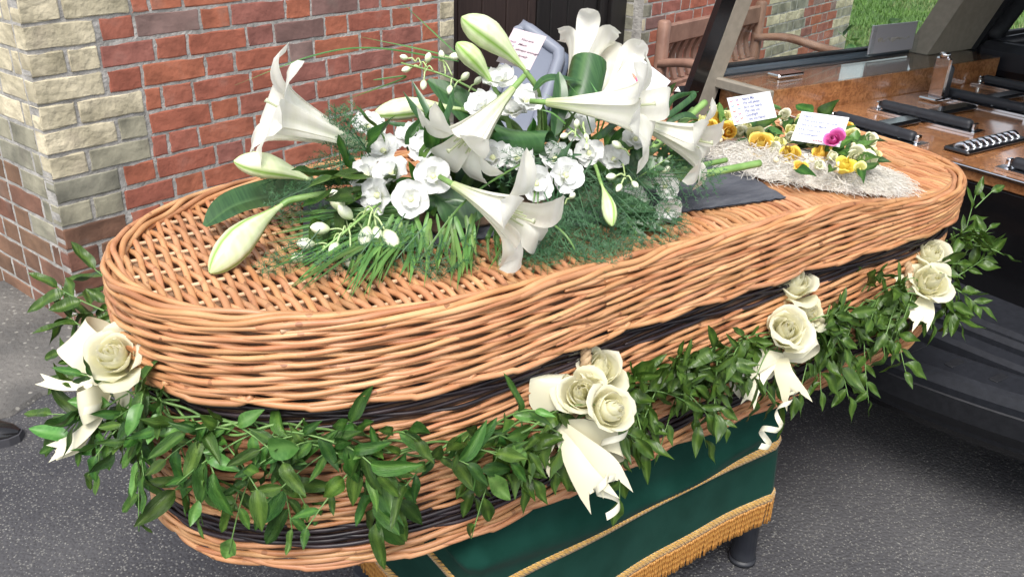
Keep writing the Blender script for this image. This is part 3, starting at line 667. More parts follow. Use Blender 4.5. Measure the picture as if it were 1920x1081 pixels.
def ring(s, off, z):
    u = (np.asarray(s) % PER) / PER * len(OQ); i = u.astype(int) % len(OQ); j = (i + 1) % len(OQ); f = (u - u.astype(int))[:, None]
    q = OQ[i] * (1 - f) + OQ[j] * f; n = ON[i] * (1 - f) + ON[j] * f
    xy = q + n * np.broadcast_to(np.asarray(off, float), (len(u),))[:, None]
    return np.column_stack([xy, np.broadcast_to(z, (len(u),))])
ZT, ZL, ZB = .946, .815, .517     # lid top, lid bottom, body bottom
INS = .014
def warp(P):
    P = np.array(P, float); k = np.clip((P[..., 0] - 1.33) / .42, 0, 1); k = k * k * (3 - 2 * k)
    P[..., 2] = np.where(P[..., 2] > ZL, ZL + (P[..., 2] - ZL) * (1 - .36 * k), P[..., 2])
    e = np.clip((P[..., 0] - .35) / .75, 0, 1); e = e * e * (3 - 2 * e); P[..., 2] += .018 * e * np.clip((ZT - P[..., 2]) / (ZT - ZL), 0, 1); return P
coffin = empty('wicker_coffin', (1.0, CY, ZB), 'honey coloured woven willow coffin with rounded ends and black bands', 'coffin')
def wallstrip(off, z0, z1, cap, name, mat, parent):
    s = np.linspace(0, PER, 300, endpoint=False); mb = MB(); A = warp(np.stack([ring(s, off, z0), ring(s, off, z1)])); mb.grid(A, cv=True)
    R0 = ring(s, off, cap); B = warp(np.stack([R0 + (np.column_stack([R0[:, 0], np.full(300, CY), R0[:, 2]]) - R0) * q for q in (0, .5, 1)])); mb.grid(B, cv=True); return mb.build(name, MT[mat], parent, smooth=False)
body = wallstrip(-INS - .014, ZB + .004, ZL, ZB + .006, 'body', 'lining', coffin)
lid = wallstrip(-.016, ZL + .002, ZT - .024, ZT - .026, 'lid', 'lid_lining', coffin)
STK = round(PER / .076); LP = PER / STK * 3
def smoothnoise(s, k, amp, L=.35):
    r = np.random.default_rng(k); ph = r.random(4) * 6.28; fr = 2 * math.pi * np.round(PER / L * (1 + np.arange(4) * .61)) / PER
    return amp * sum(np.sin(fr[q] * s + ph[q]) for q in range(4)) / 2
back_mb = {}
def weave(z0, z1, nrow, off, mat, parent, name, rad=.0043, A=.0042, B=.0040, seed=0, strand=1.0):
    for k in range(nrow):
        z = z0 + (z1 - z0) * (k + .5) / nrow
        ph0 = k / 3 + (rng.random() - .5) * .12
        s = 0.02 + rng.random() * .2; start = s
        while s < start + PER - .02:
            ln = strand * (.65 + .7 * rng.random())
            e = s + ln
            ph_end = (e / LP + ph0) % 1; e += ((.86 - ph_end) % 1) * LP          # finish behind a stake
            e = min(e, start + PER)
            n = max(8, int((e - s) / .0065)); ss = np.linspace(s, e, n)
            ph = ss / LP + ph0
            c = np.cos(2 * math.pi * (ph - .36))
            o = off + A * np.tanh(2.0 * c + .55) + smoothnoise(ss, seed * 100 + k, .0009)
            zz = z + B * np.sin(2 * math.pi * (ph - .36)) + smoothnoise(ss, seed * 100 + k + 50, .0006, .8)
            tap = np.clip(np.minimum(np.arange(n), n - 1 - np.arange(n)) / 6 + .45, 0, 1)
            r = rad * (.9 + .22 * rng.random()) * tap * np.linspace(1.06, .92, n)
            P = ring(ss, o, 0); P[:, 2] = zz; P = warp(P)
            mid = P[n // 2]
            front = (P[:, 1] < CY - .05).any() or (P[:, 0] < .45).any()
            if front:
                mb = MB(); mb.tube(P, r, 7); mb.build(name, MT[mat], parent, origin=mid)
            else:
                back_mb.setdefault((parent.name, mat), MB()).tube(P, r, 5)
            s = e
weave(ZL + .005, ZT - .006, 22, 0.0, 'willow', lid, 'willow_rod', .0041, .0030, .0050, seed=1, strand=1.7)
weave(.768, ZL + .012, 7, -INS, 'black_willow', body, 'black_willow_rod', .0036, .003, .002, seed=2, strand=1.6)
weave(.594, .768, 29, -INS, 'willow', body, 'willow_rod', .0041, .0032, .0048, seed=3, strand=1.5)
weave(.552, .594, 6, -INS, 'black_willow', body, 'black_willow_rod', .0038, .003, .002, seed=4, strand=1.6)
weave(ZB, .552, 6, -INS, 'willow', body, 'willow_rod', .0046, .0036, .004, seed=5, strand=1.2)
for (pn, mt), mb in back_mb.items():
    o = mb.build('far_side_rods', MT[mt], bpy.data.objects[pn]); o['kind'] = 'stuff'
# plaited rim along the top edge
for j in range(6):
    s = np.linspace(0, PER, 620, endpoint=False); tw = 2 * math.pi * round(PER / .62)
    a = 2 * math.pi * j / 6 + tw * s / PER + smoothnoise(s, 900 + j, .25)
    R_ = .0105
    P = ring(s, -.010 + R_ * np.cos(a) * 1.15, 0); P[:, 2] = ZT - .003 + R_ * .85 * np.sin(a) + smoothnoise(s, 700 + j, .001); P = warp(P)
    mb = MB(); mb.tube(P, .0050 * (1 + .08 * np.sin(s * 9 + j)), 8, closed=True); mb.build('rim_rod', MT['willow'], lid, origin=P[0])
# border rods with their cut ends along the lower edges of lid and body
def border(z, off, n, parent, up, seed):
    r = np.random.default_rng(seed)
    for k in range(n):
        s0 = PER * (k + .2 * r.random()) / n; ln = .17 + .05 * r.random(); ss = np.linspace(s0, s0 + ln, 26); t = np.linspace(0, 1, 26)
        o = off + .006 * np.sin(math.pi * np.clip(t * 1.15, 0, 1)) - .004 + .003 * t
        P = ring(ss, o, 0); P[:, 2] = z - .004 * np.sin(math.pi * t) + up * np.clip((t - .86) / .14, 0, 1) ** 2 * .012 + .007 * (1 - t) * (t < .5); P = warp(P)
        if (P[:, 1] > CY + .1).all(): continue
        mb = MB(); mb.tube(P, .0052, 8); mb.build('border_rod', MT['willow'], parent, origin=P[13])
border(ZL + .003, .002, 30, lid, 1, 31); border(ZB - .001, -INS + .001, 28, body, 1, 32)
# woven top
XS0, XS1 = XA - A1 + .022, XB + A2 - .022
def halfw(x):
    m = np.abs(OQ[:, 0] - x) < .01; return np.abs(OQ[m, 1] - CY).max() - .019
SP = .066; ZTOP = ZT - .010
xs = []; x = XS0 + .004
while x < XS1:
    xs.append(x); u = (x - XS0) / (XS1 - XS0); x += (.0097 - .0016 * min(1, u * 1.6)) * (.90 + .14 * rng.random())
for i, x in enumerate(xs):
    u = (x - XS0) / (XS1 - XS0); hw = halfw(min(max(x, XS0 + .003), XS1 - .003))
    n = max(6, int(2 * hw / .009)); y = np.linspace(-hw, hw, n)
    z = ZTOP + .0046 * np.cos(math.pi * y / SP + math.pi * i) + .0005 * rng.standard_normal()
    lean = .012 * u
    xx = x + .0022 * np.sin(math.pi * y / SP * 1.0 + math.pi * i + 1.57) + lean * np.sin(y * 6) + .0012 * np.sin(y * 23 + i * 1.7)
    r = (.0053 - .0007 * u) * (.9 + .2 * rng.random())
    P = warp(np.column_stack([xx, CY + y, z])); mb = MB(); mb.tube(P, r * np.linspace(1.05, .93, n), 7, ref=np.array([0, 0, 1.])); mb.build('willow_rod', MT['willow'], lid, origin=P[n // 2])
for k in range(-4, 5):
    y = CY + (k + .0) * SP
    m = np.abs(OQ[:, 1] - y) < .02; x0, x1 = OQ[m, 0].min() + .02, OQ[m, 0].max() - .02
    X = np.linspace(x0, x1, 60); mb = MB(); mb.tube(warp(np.column_stack([X, y + .002 * np.sin(X * 14 + k), np.full(60, ZTOP)])), .0036, 6); mb.build('stake', MT['willow_pale'], lid)
# rope handles
def rope(pts, r, name, parent):
    P = smooth_path(pts, 60); T = np.gradient(P, axis=0); T /= np.linalg.norm(T, axis=1)[:, None]; A_ = np.cross(T, [0.2, .9, .3]); A_ /= np.linalg.norm(A_, axis=1)[:, None]; B_ = np.cross(T, A_)
    d = np.r_[0, np.cumsum(np.linalg.norm(np.diff(P, axis=0), axis=1))]; mb = MB()
    for j in range(3):
        a = d / .022 * 2 * math.pi / 1.5 + j * 2.094; mb.tube(P + r * .55 * (np.cos(a)[:, None] * A_ + np.sin(a)[:, None] * B_), r * .62, 6)
    return mb.build(name, MT['rope'], parent)
for px, dz in ((.685, .018), (1.17, -.03), (1.56, -.03)):
    y = CY - CB + INS
    rope([(px - .02, y + .004, ZL - .17), (px - .01, y - .018, ZL - .165), (px + .035, y - .024, ZL - .15), (px + .085, y - .022, ZL - .10 + dz * .5), (px + .10, y - .016, ZL - .035 + dz), (px + .11, y + .004, ZL - .014 + dz)], .0085, 'rope_handle', coffin)

# charcoal mat lying on the lid
mb = MB(); nx, ny = 70, 26; A = np.zeros((nx, ny, 3)); U_, V_ = np.meshgrid(np.linspace(0, 1, nx), np.linspace(0, 1, ny), indexing='ij')
A[..., 0] = .425 + .905 * U_ + .10 * V_; A[..., 1] = 1.185 + .25 * V_ - .165 * U_ + .06 * U_ * V_; A[..., 2] = ZTOP + .0125 + .0018 * np.sin(A[..., 0] * 2 * math.pi / .024) * np.cos(math.pi * (A[..., 1] - CY) / SP)
mb.grid(A); mb.grid(A[:, ::-1] - [0, 0, .0022]); mt_ = mb.build('mat', MT['mat']); tag(mt_, 'charcoal ribbed mat under the flowers on the coffin lid', 'mat')

# ================================================================== BIER (trolley with velvet drape)
bier = empty('bier_trolley', (.98, 1.25, 0), 'coffin trolley with green velvet drape and gold fringe', 'trolley')
BR = Matrix.Translation((.60, .962, 0)) @ Matrix.Rotation(math.radians(3.1), 4, 'Z')
bm_ = np.array(BR)
def bl(P): return np.asarray(P, float) @ bm_[:3, :3].T + bm_[:3, 3]
BL, BW, BT, FT = .83, .56, ZB + .012, .232
def drape_outline(n=240, r=.016):
    P = []
    for cx, cy, a0 in ((BL - r, r, -90), (BL - r, BW - r, 0), (r, BW - r, 90), (r, r, 180)):
        for a in np.linspace(a0, a0 + 90, 8): P.append((cx + r * math.cos(math.radians(a)), cy + r * math.sin(math.radians(a))))
    P = np.array(P + P[:1]); d = np.r_[0, np.cumsum(np.linalg.norm(np.diff(P, axis=0), axis=1))]; s = np.linspace(0, d[-1], n, endpoint=False)
    Q = np.stack([np.interp(s, d, P[:, k]) for k in range(2)], 1); T = np.roll(Q, -1, 0) - np.roll(Q, 1, 0); T /= np.linalg.norm(T, axis=1)[:, None]
    return s, Q, np.stack([T[:, 1], -T[:, 0]], 1)
ds, dq, dn = drape_outline()
def drape(z):
    h = (BT - z) / (BT - .17)
    d = .006 * np.sin(ds * 9 + .8) * h + .007 * np.sin(ds * 4.1 + 2) * h + .0025 * np.sin(ds * 23 + 3 * z) * h + .010 * h
    # soft swag folds just below the coffin
    d = d + .013 * np.exp(-((z - (.435 + .05 * np.sin(ds * 3.6 + 2.4))) / .022) ** 2) + .007 * np.exp(-((z - (.40 + .05 * np.sin(ds * 3.1 + 2.2))) / .015) ** 2)
    xy = dq + dn * d[:, None]; return bl(np.column_stack([xy, np.full(len(ds), z)]))
zs_ = np.r_[BT, np.linspace(BT - .004, .216, 48)]
mb = MB(); A = np.stack([drape(z) for z in zs_]); mb.grid(A[:, ::-1], cv=True); c = bl([[BL / 2, BW / 2, BT]]); mb.grid(np.stack([A[0], np.repeat(c, len(ds), 0)]), cv=True)
mb.build('velvet_drape', MT['velvet'], bier)
def band(z0, z1, name, out):
    mb = MB(); L = []
    for z, o in ((z0, .0005), (z0, out), ((z0 + z1) / 2, out * 1.5), (z1, out), (z1, .0005)):
        P = drape(z); n3 = np.column_stack([dn, 0 * dn[:, :1]]) @ bm_[:3, :3].T; L.append(P + n3 * o)
    mb.grid(np.array(L), cv=True); return mb.build(name, MT['gold'], bier)
band(.356, .372, 'gold_braid', .003); band(.208, .228, 'gold_heading', .004)
# fringe cords, each a twisted strand
def cord_at(k, n, zt, zb):
    f = k / n * len(ds); i = int(f) % len(ds); j = (i + 1) % len(ds); w = f - int(f); P = drape(.24); p = P[i] * (1 - w) + P[j] * w; n3 = np.append(dn[i], 0) @ bm_[:3, :3].T
    return p + n3 * .004, n3
P24 = drape(.222); n3all = np.column_stack([dn, 0 * dn[:, :1]]) @ bm_[:3, :3].T
ncord = int(ds[-1] / .0060); front_c = []; rest = MB()
zz = np.linspace(.210, .148, 9)
for k in range(ncord):
    f = k / ncord * len(ds); i = int(f) % len(ds); j = (i + 1) % len(ds); w = f - int(f); p = P24[i] * (1 - w) + P24[j] * w + n3all[i] * (.003 + .0015 * rng.random())
    jit = (rng.random(2) - .5) * .004
    P = np.column_stack([p[0] + jit[0] * np.linspace(0, 1, 9) ** 2, p[1] + jit[1] * np.linspace(0, 1, 9) ** 2, zz - .004 * rng.random()])
    rad = .0026 * (1 + .16 * np.cos(np.arange(9) * math.pi)); tone = .5 + .5 * np.cos(np.arange(9) * math.pi)
    if dn[i][1] < -.5 and k % 1 == 0 and len(front_c) < 170:
        mb = MB(); mb.tube(P, rad, 6, tone); front_c.append(mb.build('fringe_cord', MT['goldcord'], bier))
    else: rest.tube(P, rad, 5, tone)
o = rest.build('fringe', MT['goldcord'], bier); o['kind'] = 'stuff'
for lx in (.05, BL - .012):
    for ly in (.026, BW - .06):
        tp_ = bl([[lx, ly, BT - .03]])[0]; bt_ = bl([[lx, ly, .012]])[0]
        mb = MB(); mb.tube([tp_, bt_], .016, 12); lg = mb.build('leg', MT['white_metal'], bier)
        k0 = np.array([tp_[0], tp_[1], .128]); mb = MB(); P = np.array([k0, k0 - [0, 0, .010], k0 - [0, 0, .011], [bt_[0], bt_[1], .018], [bt_[0], bt_[1], .012]]); mb.tube(P, [.030, .030, .026, .030, .024], 18); mb.build('leg_sleeve', MT['grey_leg'], lg)
        mb = MB(); mb.tube([[bt_[0], bt_[1], .012], [bt_[0], bt_[1], .0005]], .033, 18); mb.build('foot', MT['rubber'], lg)

# ================================================================== FLOWERS: shared pieces
def leaf_mesh(name, mat, asp=.42, fold=.25, curl=.15, wave=.0, n=9, m=5, tip=.8, side=0.0):
    t = np.linspace(0, 1, n)[:, None]; v = np.linspace(-1, 1, m)[None]
    w = asp * .5 * np.sin(math.pi * np.clip(t, 0, 1) ** tip) ** .85 + .004
    w = w * (1 - .0 * t)
    x = v * w + side * t * t; y = t + 0 * v; z = fold * np.abs(v) * w - curl * t * t + wave * np.sin(t * 7 + v) * w
    mb = MB(); mb.grid(np.stack([x, y, z], -1), tone=np.broadcast_to(np.where(np.abs(v) < .1, .8, 0.0), x.shape)); return mb.mesh(name, MT[mat])
LEAVES = [leaf_mesh('leaf', 'leaf', a, f, c, w_, side=s_, tip=t_) for a, f, c, s_, w_, t_ in ((.38, .3, .12, .07, .25, .75), (.46, .5, .34, -.06, .4, .8), (.34, .2, -.15, .14, .3, .7), (.43, .6, .55, 0, .2, .85), (.36, .25, .2, -.14, .45, .72), (.40, .75, .05, .1, .3, .78), (.33, .4, .4, -.05, .5, .7), (.44, .35, -.25, .02, .35, .8))]
LEAVES_L = [leaf_mesh('leaf', 'leaf_lite', a, f, c, .25) for a, f, c in ((.42, .4, .2), (.48, .5, -.2))]
def mesh_arrays(me):
    v = np.empty(len(me.vertices) * 3); me.vertices.foreach_get('co', v); t = np.empty(len(me.vertices), np.float32); me.attributes['tone'].data.foreach_get('value', t)
    return v.reshape(-1, 3), [list(p.vertices) for p in me.polygons], t
LA = {me.name: mesh_arrays(me) for me in LEAVES + LEAVES_L}
def atd(px, py, dep): return CAM + ray(px, py) * dep
def rot(v, ax, a):
    ax = unit(ax); v = np.asarray(v, float); return v * math.cos(a) + np.cross(ax, v) * math.sin(a) + ax * (ax @ v) * (1 - math.cos(a))
def rv(k=1.0): return rng.standard_normal(3) * k
SCR_R, SCR_U = RC[0], -RC[1]

def petal_grid(R, t, seed, nu=7, nv=8):
    r = np.random.default_rng(seed)
    u = np.linspace(-1, 1, nu)[None]; v = np.linspace(0, 1, nv)[:, None]
    al = (3.5 - 2.0 * t); al = al * (1 + .1 * r.standard_normal())
    shape = np.sqrt(np.sin(math.pi * (.10 + .74 * v))) * (1 - .25 * v ** 4)
    rho = R * (.07 + (.10 + .70 * t) * np.sin(math.pi / 2 * v ** .8) - (.07 * (1 - t) + .10 * t * (1 - t)) * v ** 2)
    lip = np.clip((v - .68) / .32, 0, 1) ** 2
    rho = rho * (1 - .5 * np.clip(1 - t * 1.3, 0, 1) * np.clip((v - .5) / .5, 0, 1) ** 2)
    rho = rho + R * .20 * t * t * lip * (1 + .25 * np.cos(u * 2.5 + r.random()))
    h = R * (1.55 - .30 * t)
    z = h * v ** .9 - R * .26 * t * lip * 1.2 - R * .16 * u * u * v + R * (.05 * np.sin(u * 4 + r.random() * 6) + .03 * np.sin(u * 9 + r.random() * 6)) * v
    a = u * al * shape * .62
    rho = rho * (1 + .06 * r.standard_normal() * v)
    return np.stack([rho * np.cos(a), rho * np.sin(a), z + 0 * a], -1), np.broadcast_to(.55 * (1 - v) ** 2 + .35 * (1 - t) * v * 0 + .12 * (1 - t), (nv, nu))
def rose(name, center, axis, R, mat, parent, n=22, sub=True, seed=0, tight=0.0):
    """a rose whose petals open along axis; center is the middle of the bloom"""
    base = np.asarray(center) - unit(axis) * R * .8
    fr = frame(np.cross(unit(axis), [.3, .8, .1]), axis, base)
    rr = np.random.default_rng(seed)
    mb = MB(); heads = []
    for i in range(n):
        t = max(0, (i / (n - 1)) ** 1.15 - tight); P, tn = petal_grid(R, t, seed * 50 + i)
        ph = i * 2.4 + .2 * rr.standard_normal(); c, s_ = math.cos(ph), math.sin(ph)
        P = P @ np.array([[c, s_, 0], [-s_, c, 0], [0, 0, 1.]])
        tl = rr.normal(0, .10) * (.4 + t); ax_ = rr.random() * 6.283; k1 = np.array([math.cos(ax_), math.sin(ax_), 0]); P = P * (1 + rr.normal(0, .05)) * [1, 1, 1 + rr.normal(0, .05)]
        P = P * math.cos(tl) + np.cross(k1, P) * math.sin(tl) + k1 * (P @ k1)[..., None] * (1 - math.cos(tl))
        W = P @ np.array(fr)[:3, :3].T + np.array(fr)[:3, 3]
        if sub and i > 2: heads.append((W, tn))
        else: mb.grid(W, tn)
    # sepals
    o = mb.build(name, MT[mat], parent, origin=base)
    for W, tn in heads:
        q = MB(); q.grid(W, tn); q.build('petal', MT[mat], o, origin=W[0, 3])
    return o
def ribbon(mb, P, W, tone=0.0, swallow=0.0):
    P = np.asarray(P, float); W = np.asarray(W, float)
    if W.ndim == 1: W = np.repeat(W[None], len(P), 0)
    v = np.linspace(-1, 1, 7); T = np.gradient(P, axis=0); nrm = np.cross(T, W); nrm /= np.linalg.norm(nrm, axis=1)[:, None] + 1e-9
    wl_ = np.linalg.norm(W, axis=1)[:, None, None]
    A = P[:, None] + v[None, :, None] * W[:, None] + nrm[:, None] * (.10 * wl_ * (1 - v[None, :, None] ** 2))
    if swallow: A[-1] += unit(T[-1]) * swallow * (np.abs(v)[:, None] * 2 - 1); 
    mb.grid(A, tone); return mb
def px_path(pts, n=26):  return smooth_path([atd(x, y, d) for x, y, d in pts], n)
def tail(parent, pts, w0, w1, name='ribbon_tail', mat='satin', swallow=True, twist=0.0, n=26):
    P = px_path(pts, n); dep = ((P - CAM) @ VIEW)[:, None]; T = np.gradient(P, axis=0); S = np.cross(T, VIEW); S /= np.linalg.norm(S, axis=1)[:, None]
    a = np.linspace(.35, .35 + twist, n); K = np.stack([rot(S[i], T[i], a[i]) for i in range(n)]); w = np.linspace(w0, w1, n)[:, None] * .5 * dep / FPX
    mb = MB(); ribbon(mb, P, K * w, swallow=(w1 * .45 * float(dep[-1, 0]) / FPX) if swallow else 0); return mb.build(name, MT[mat], parent)
def loop(parent, pts, wdir, w, name='ribbon_loop', n=36):
    P = px_path(pts, n); dep = float(((P - CAM) @ VIEW).mean()); mb = MB(); d = unit(SCR_R * wdir[0] - SCR_U * wdir[1] + VIEW * (wdir[2] if len(wdir) > 2 else 0))
    t = np.linspace(0, 1, n); ww = (.35 + .65 * np.clip(np.minimum(t, 1 - t) * 5, 0, 1)) * w * .5 * dep / FPX
    ribbon(mb, P, d[None] * ww[:, None]); return mb.build(name, MT['satin'], parent)
def curl(parent, start, end, turns, r0, r1, w, name='curling_ribbon'):
    a = atd(*start); b = atd(*end); ax = unit(b - a); s1 = unit(np.cross(ax, VIEW)); s2 = np.cross(ax, s1); n = int(28 * turns) + 8; t = np.linspace(0, 1, n); ph = t * turns * 2 * math.pi
    dep = start[2]; r = (r0 + (r1 - r0) * t) * dep / FPX; e = t * t * (3 - 2 * t)
    P = a + (b - a) * t[:, None] + r[:, None] * (np.cos(ph)[:, None] * s1 + np.sin(ph)[:, None] * s2)
    mb = MB(); ribbon(mb, P, ax * w * .5 * dep / FPX); return mb.build(name, MT['white_satin'], parent)

# ================================================================== GARLAND
gar = empty('leaf_garland', (1.0, .93, .66), 'green leafy garland with cream roses and ribbon bows hung round the coffin', 'garland')
ss = np.linspace(0, PER, 500, endpoint=False); zg = np.linspace(.50, .93, 60)
BODY = warp(np.stack([ring(ss, -INS + .006, z) for z in zg])); BN = np.repeat(np.column_stack([ring(ss, 1.0, 0)[:, :2] - ring(ss, 0.0, 0)[:, :2], np.zeros(500)])[None], 60, 0)
BPX = pj(BODY); vis = ((BODY - CAM) * BN).sum(-1) < 0.02
def onbody(x, y):
    d = ((BPX - [x, y]) ** 2).sum(-1) + np.where(vis, 0, 1e9); i, j = np.unravel_index(np.argmin(d), d.shape); return BODY[i, j], BN[i, j]
anch = [(285, 715), (340, 760), (430, 790), (540, 800), (660, 815), (800, 830), (910, 800), (1030, 780), (1150, 738), (1250, 692), (1350, 655), (1450, 636), (1550, 590), (1650, 555), (1720, 522), (1770, 485), (1800, 450)]
GP = [onbody(*a)[0] + onbody(*a)[1] * .012 for a in anch]; GN = [onbody(*a)[1] for a in anch]
left = [(0.185, 1.52, .755), (0.150, 1.42, .745), (0.150, 1.32, .735), (0.170, 1.22, .725)]
GP = [np.array(p) for p in left] + GP; GN = [np.array(n_) for n_ in ((-.9, .4, 0), (-1, .15, 0), (-1, -.1, 0), (-.85, -.5, 0))] + GN
gp = smooth_path(GP, 400); gn = smooth_path(GN, 400); gn /= np.linalg.norm(gn, axis=1)[:, None]
dd = np.r_[0, np.cumsum(np.linalg.norm(np.diff(gp, axis=0), axis=1))]
mb = MB()
for j in range(3):
    a = dd / .16 * 6.28 + j * 2.1; up = np.array([0, 0, 1.]); mb.tube(gp + .010 * (np.cos(a)[:, None] * gn + np.sin(a)[:, None] * up), .0022, 5)
mb.build('main_stem', MT['garland_stem'], gar)
leaves = []
def put_leaf(p, d, nrm, L, wd_=1.0, lite=False):
    bank = LEAVES_L if lite else LEAVES; me = bank[rng.integers(len(bank))]; leaves.append((me, frame(d, nrm, p, (L * wd_, L, L)), L))
def sprig(p, d, nrm, L, nl, ll, droop=.25, lite=.12):
    t = np.linspace(0, 1, 10)[:, None]; d = unit(d)
    P = p + d * L * t + np.array([0, 0, -1]) * droop * L * t ** 2 + np.cross(d, nrm) * .12 * L * math.sin(rng.random() * 6) * t ** 2
    m_ = MB(); m_.tube(P, np.linspace(.0017, .0009, 10), 5); m_.build('stem', MT['garland_stem'], gar, origin=P[0])
    sg_ = 1
    for k in range(nl):
        u = .18 + .82 * (k + .5) / nl; i = min(8, int(u * 9)); q = P[i] + (P[i + 1] - P[i]) * (u * 9 - i); tg = unit(P[i + 1] - P[i]); sd_ = unit(np.cross(tg, nrm)); sg_ = -sg_
        last = k == nl - 1; a = (.15 if last else .65 + .3 * rng.random()) * sg_
        ld = unit(tg * math.cos(a) + sd_ * math.sin(a) + nrm * (.10 + .35 * rng.standard_normal()) + np.array([0, 0, -.12]))
        ln = unit(nrm * (.8 + .3 * rng.random()) + np.array([0, 0, .55]) + rv(.42))
        put_leaf(q, ld, ln, ll * (.55 + .68 * rng.random()), .72 + .42 * rng.random(), rng.random() < lite)
ns_ = 150
for k in range(ns_):
    u = ((k + rng.random()) / ns_) ** .82; i = min(398, int(u * 399)); p = gp[i] + rv(.008); nrm = gn[i]; tg = unit(gp[i + 1] - gp[i])
    if nrm[1] > .55 and p[0] > .4: continue
    a = rng.normal(0, .75) + (0 if rng.random() < .55 else math.pi)
    d = unit(tg * math.cos(a) + np.array([0, 0, 1]) * (math.sin(a) * .8 - .08) + nrm * (.22 + .3 * rng.random()))
    far = np.clip((p[0] - .9) / 1.0, 0, 1)
    sprig(p, d, nrm, .07 + .07 * rng.random(), rng.integers(4, 7), (.053 - .006 * far), .3 + .3 * rng.random())
for k in range(84):
    i = int(np.searchsorted(gp[:, 0], .78 + 1.05 * rng.random())); i = min(max(i, 1), 397); p = gp[i] + rv(.008) + np.array([0, 0, .022 * rng.random()]); nrm = gn[i]; tg = unit(gp[i + 1] - gp[i]); a = rng.random() * 6.283
    if nrm[1] > .3: continue
    sprig(p, unit(tg * math.cos(a) + np.array([0, 0, 1]) * (math.sin(a) * .8 + .1) + nrm * (.25 + .3 * rng.random())), nrm, .055 + .05 * rng.random(), rng.integers(4, 7), .048, .25 + .2 * rng.random())
# particular sprigs that stand clear of the coffin or hang below it
def psprig(px, depth, L, nl, ll, droop=.1, nrm=None, lite=.1):
    a = atd(px[0], px[1], depth); b = atd(px[2], px[3], depth + .0); sprig(a, b - a, unit(-VIEW + np.array([0, 0, .4])) if nrm is None else nrm, np.linalg.norm(b - a), nl, ll, droop, lite)
psprig((215, 590, 95, 545), 1.42, 0, 6, .066, 0, lite=.7); psprig((200, 640, 120, 600), 1.42, 0, 4, .06, 0, lite=.4); psprig((250, 560, 170, 500), 1.5, 0, 4, .06, 0, lite=.6)
psprig((200, 780, 85, 772), 1.34, 0, 4, .064, .05); psprig((190, 800, 95, 840), 1.33, 0, 3, .058, .05); psprig((215, 800, 160, 880), 1.33, 0, 4, .055, .1)
psprig((260, 600, 200, 560), 1.42, 0, 6, .055, .0); psprig((250, 720, 130, 690), 1.4, 0, 5, .055, .1)
psprig((690, 860, 700, 985), 1.30, 0, 8, .062, .0, lite=0); psprig((730, 850, 745, 960), 1.31, 0, 6, .060, 0, lite=0); psprig((640, 850, 610, 930), 1.31, 0, 5, .056, 0, lite=0)
psprig((390, 840, 330, 930), 1.29, 0, 5, .062, 0, lite=0); psprig((520, 870, 560, 990), 1.27, 0, 6, .058, .05, lite=.1); psprig((470, 850, 440, 950), 1.28, 0, 4, .055, .05, lite=0)
psprig((860, 850, 900, 930), 1.38, 0, 5, .052, .05, lite=.3); psprig((960, 810, 980, 880), 1.40, 0, 5, .052, .05, lite=.5)
psprig((740, 770, 725, 690), 1.36, 0, 5, .060, 0, lite=.3); psprig((820, 770, 855, 690), 1.37, 0, 4, .060, 0, lite=0); psprig((330, 740, 290, 660), 1.33, 0, 4, .066, 0, lite=0); psprig((480, 760, 470, 690), 1.33, 0, 5, .052, 0, lite=.1)
psprig((1190, 760, 1215, 850), 1.46, 0, 4, .062, 0, lite=0); psprig((1170, 700, 1180, 810), 1.47, 0, 5, .045, 0, lite=.4); psprig((1330, 720, 1360, 800), 1.58, 0, 6, .050, .1, lite=.3)
psprig((1180, 690, 1290, 610), 1.55, 0, 6, .055, 0, lite=.2); psprig((1290, 680, 1370, 590), 1.62, 0, 6, .050, 0); psprig((990, 760, 950, 690), 1.42, 0, 5, .050, 0, lite=.5)
psprig((1560, 640, 1600, 740), 1.78, 0, 7, .056, .05); psprig((1620, 620, 1620, 750), 1.82, 0, 7, .056, .05); psprig((1540, 640, 1530, 740), 1.75, 0, 5, .06, .0); psprig((1680, 600, 1690, 700), 1.86, 0, 6, .056, .05)
psprig((1530, 590, 1570, 500), 1.8, 0, 5, .055, 0); psprig((1640, 560, 1620, 520), 1.85, 0, 5, .05, 0); psprig((1780, 510, 1850, 420), 2.02, 0, 8, .055, 0); psprig((1790, 520, 1860, 480), 2.0, 0, 7, .05, .05); psprig((1790, 540, 1840, 570), 1.98, 0, 7, .05, .05); psprig((1770, 560, 1800, 610), 1.96, 0, 6, .055, .05)
psprig((1800, 470, 1830, 360), 2.1, 0, 4, .05, -.05, lite=.3); psprig((1828, 390, 1865, 352), 2.12, 0, 2, .06, 0, lite=.5)
ROSEPX = np.array([(214, 668), (1122, 692), (1090, 738), (1142, 768), (1488, 535), (1472, 622), (1508, 585), (1740, 478), (1742, 532), (1040, 730), (1100, 860), (1470, 690), (165, 650), (215, 735)])
def clear_of_roses(q):
    m = np.array(q[1]); px = pj(m[:3, 3] + m[:3, 1] * .6); return (np.hypot(*(ROSEPX - px).T) > 44).all()
leaves = [q for q in leaves if clear_of_roses(q)]
leaves.sort(key=lambda q: (np.array([q[1][k][3] for k in range(3)]) - CAM) @ VIEW)
GL = 300
for me, mtx, L in leaves[:GL]: link('leaf', me, gar, mtx)
mb = MB()
for me, mtx, L in leaves[GL:]:
    v, f, t = LA[me.name]; m_ = np.array(mtx); n0 = mb.n; mb.add(v @ m_[:3, :3].T + m_[:3, 3], [], t); mb.f += [[q + n0 for q in p] for p in f]
o = mb.build('inner_leaves', MT['leaf'], gar); o['kind'] = 'stuff'
print('garland leaves', len(leaves))
up3 = np.array([0, 0, 1.])
toc = -VIEW
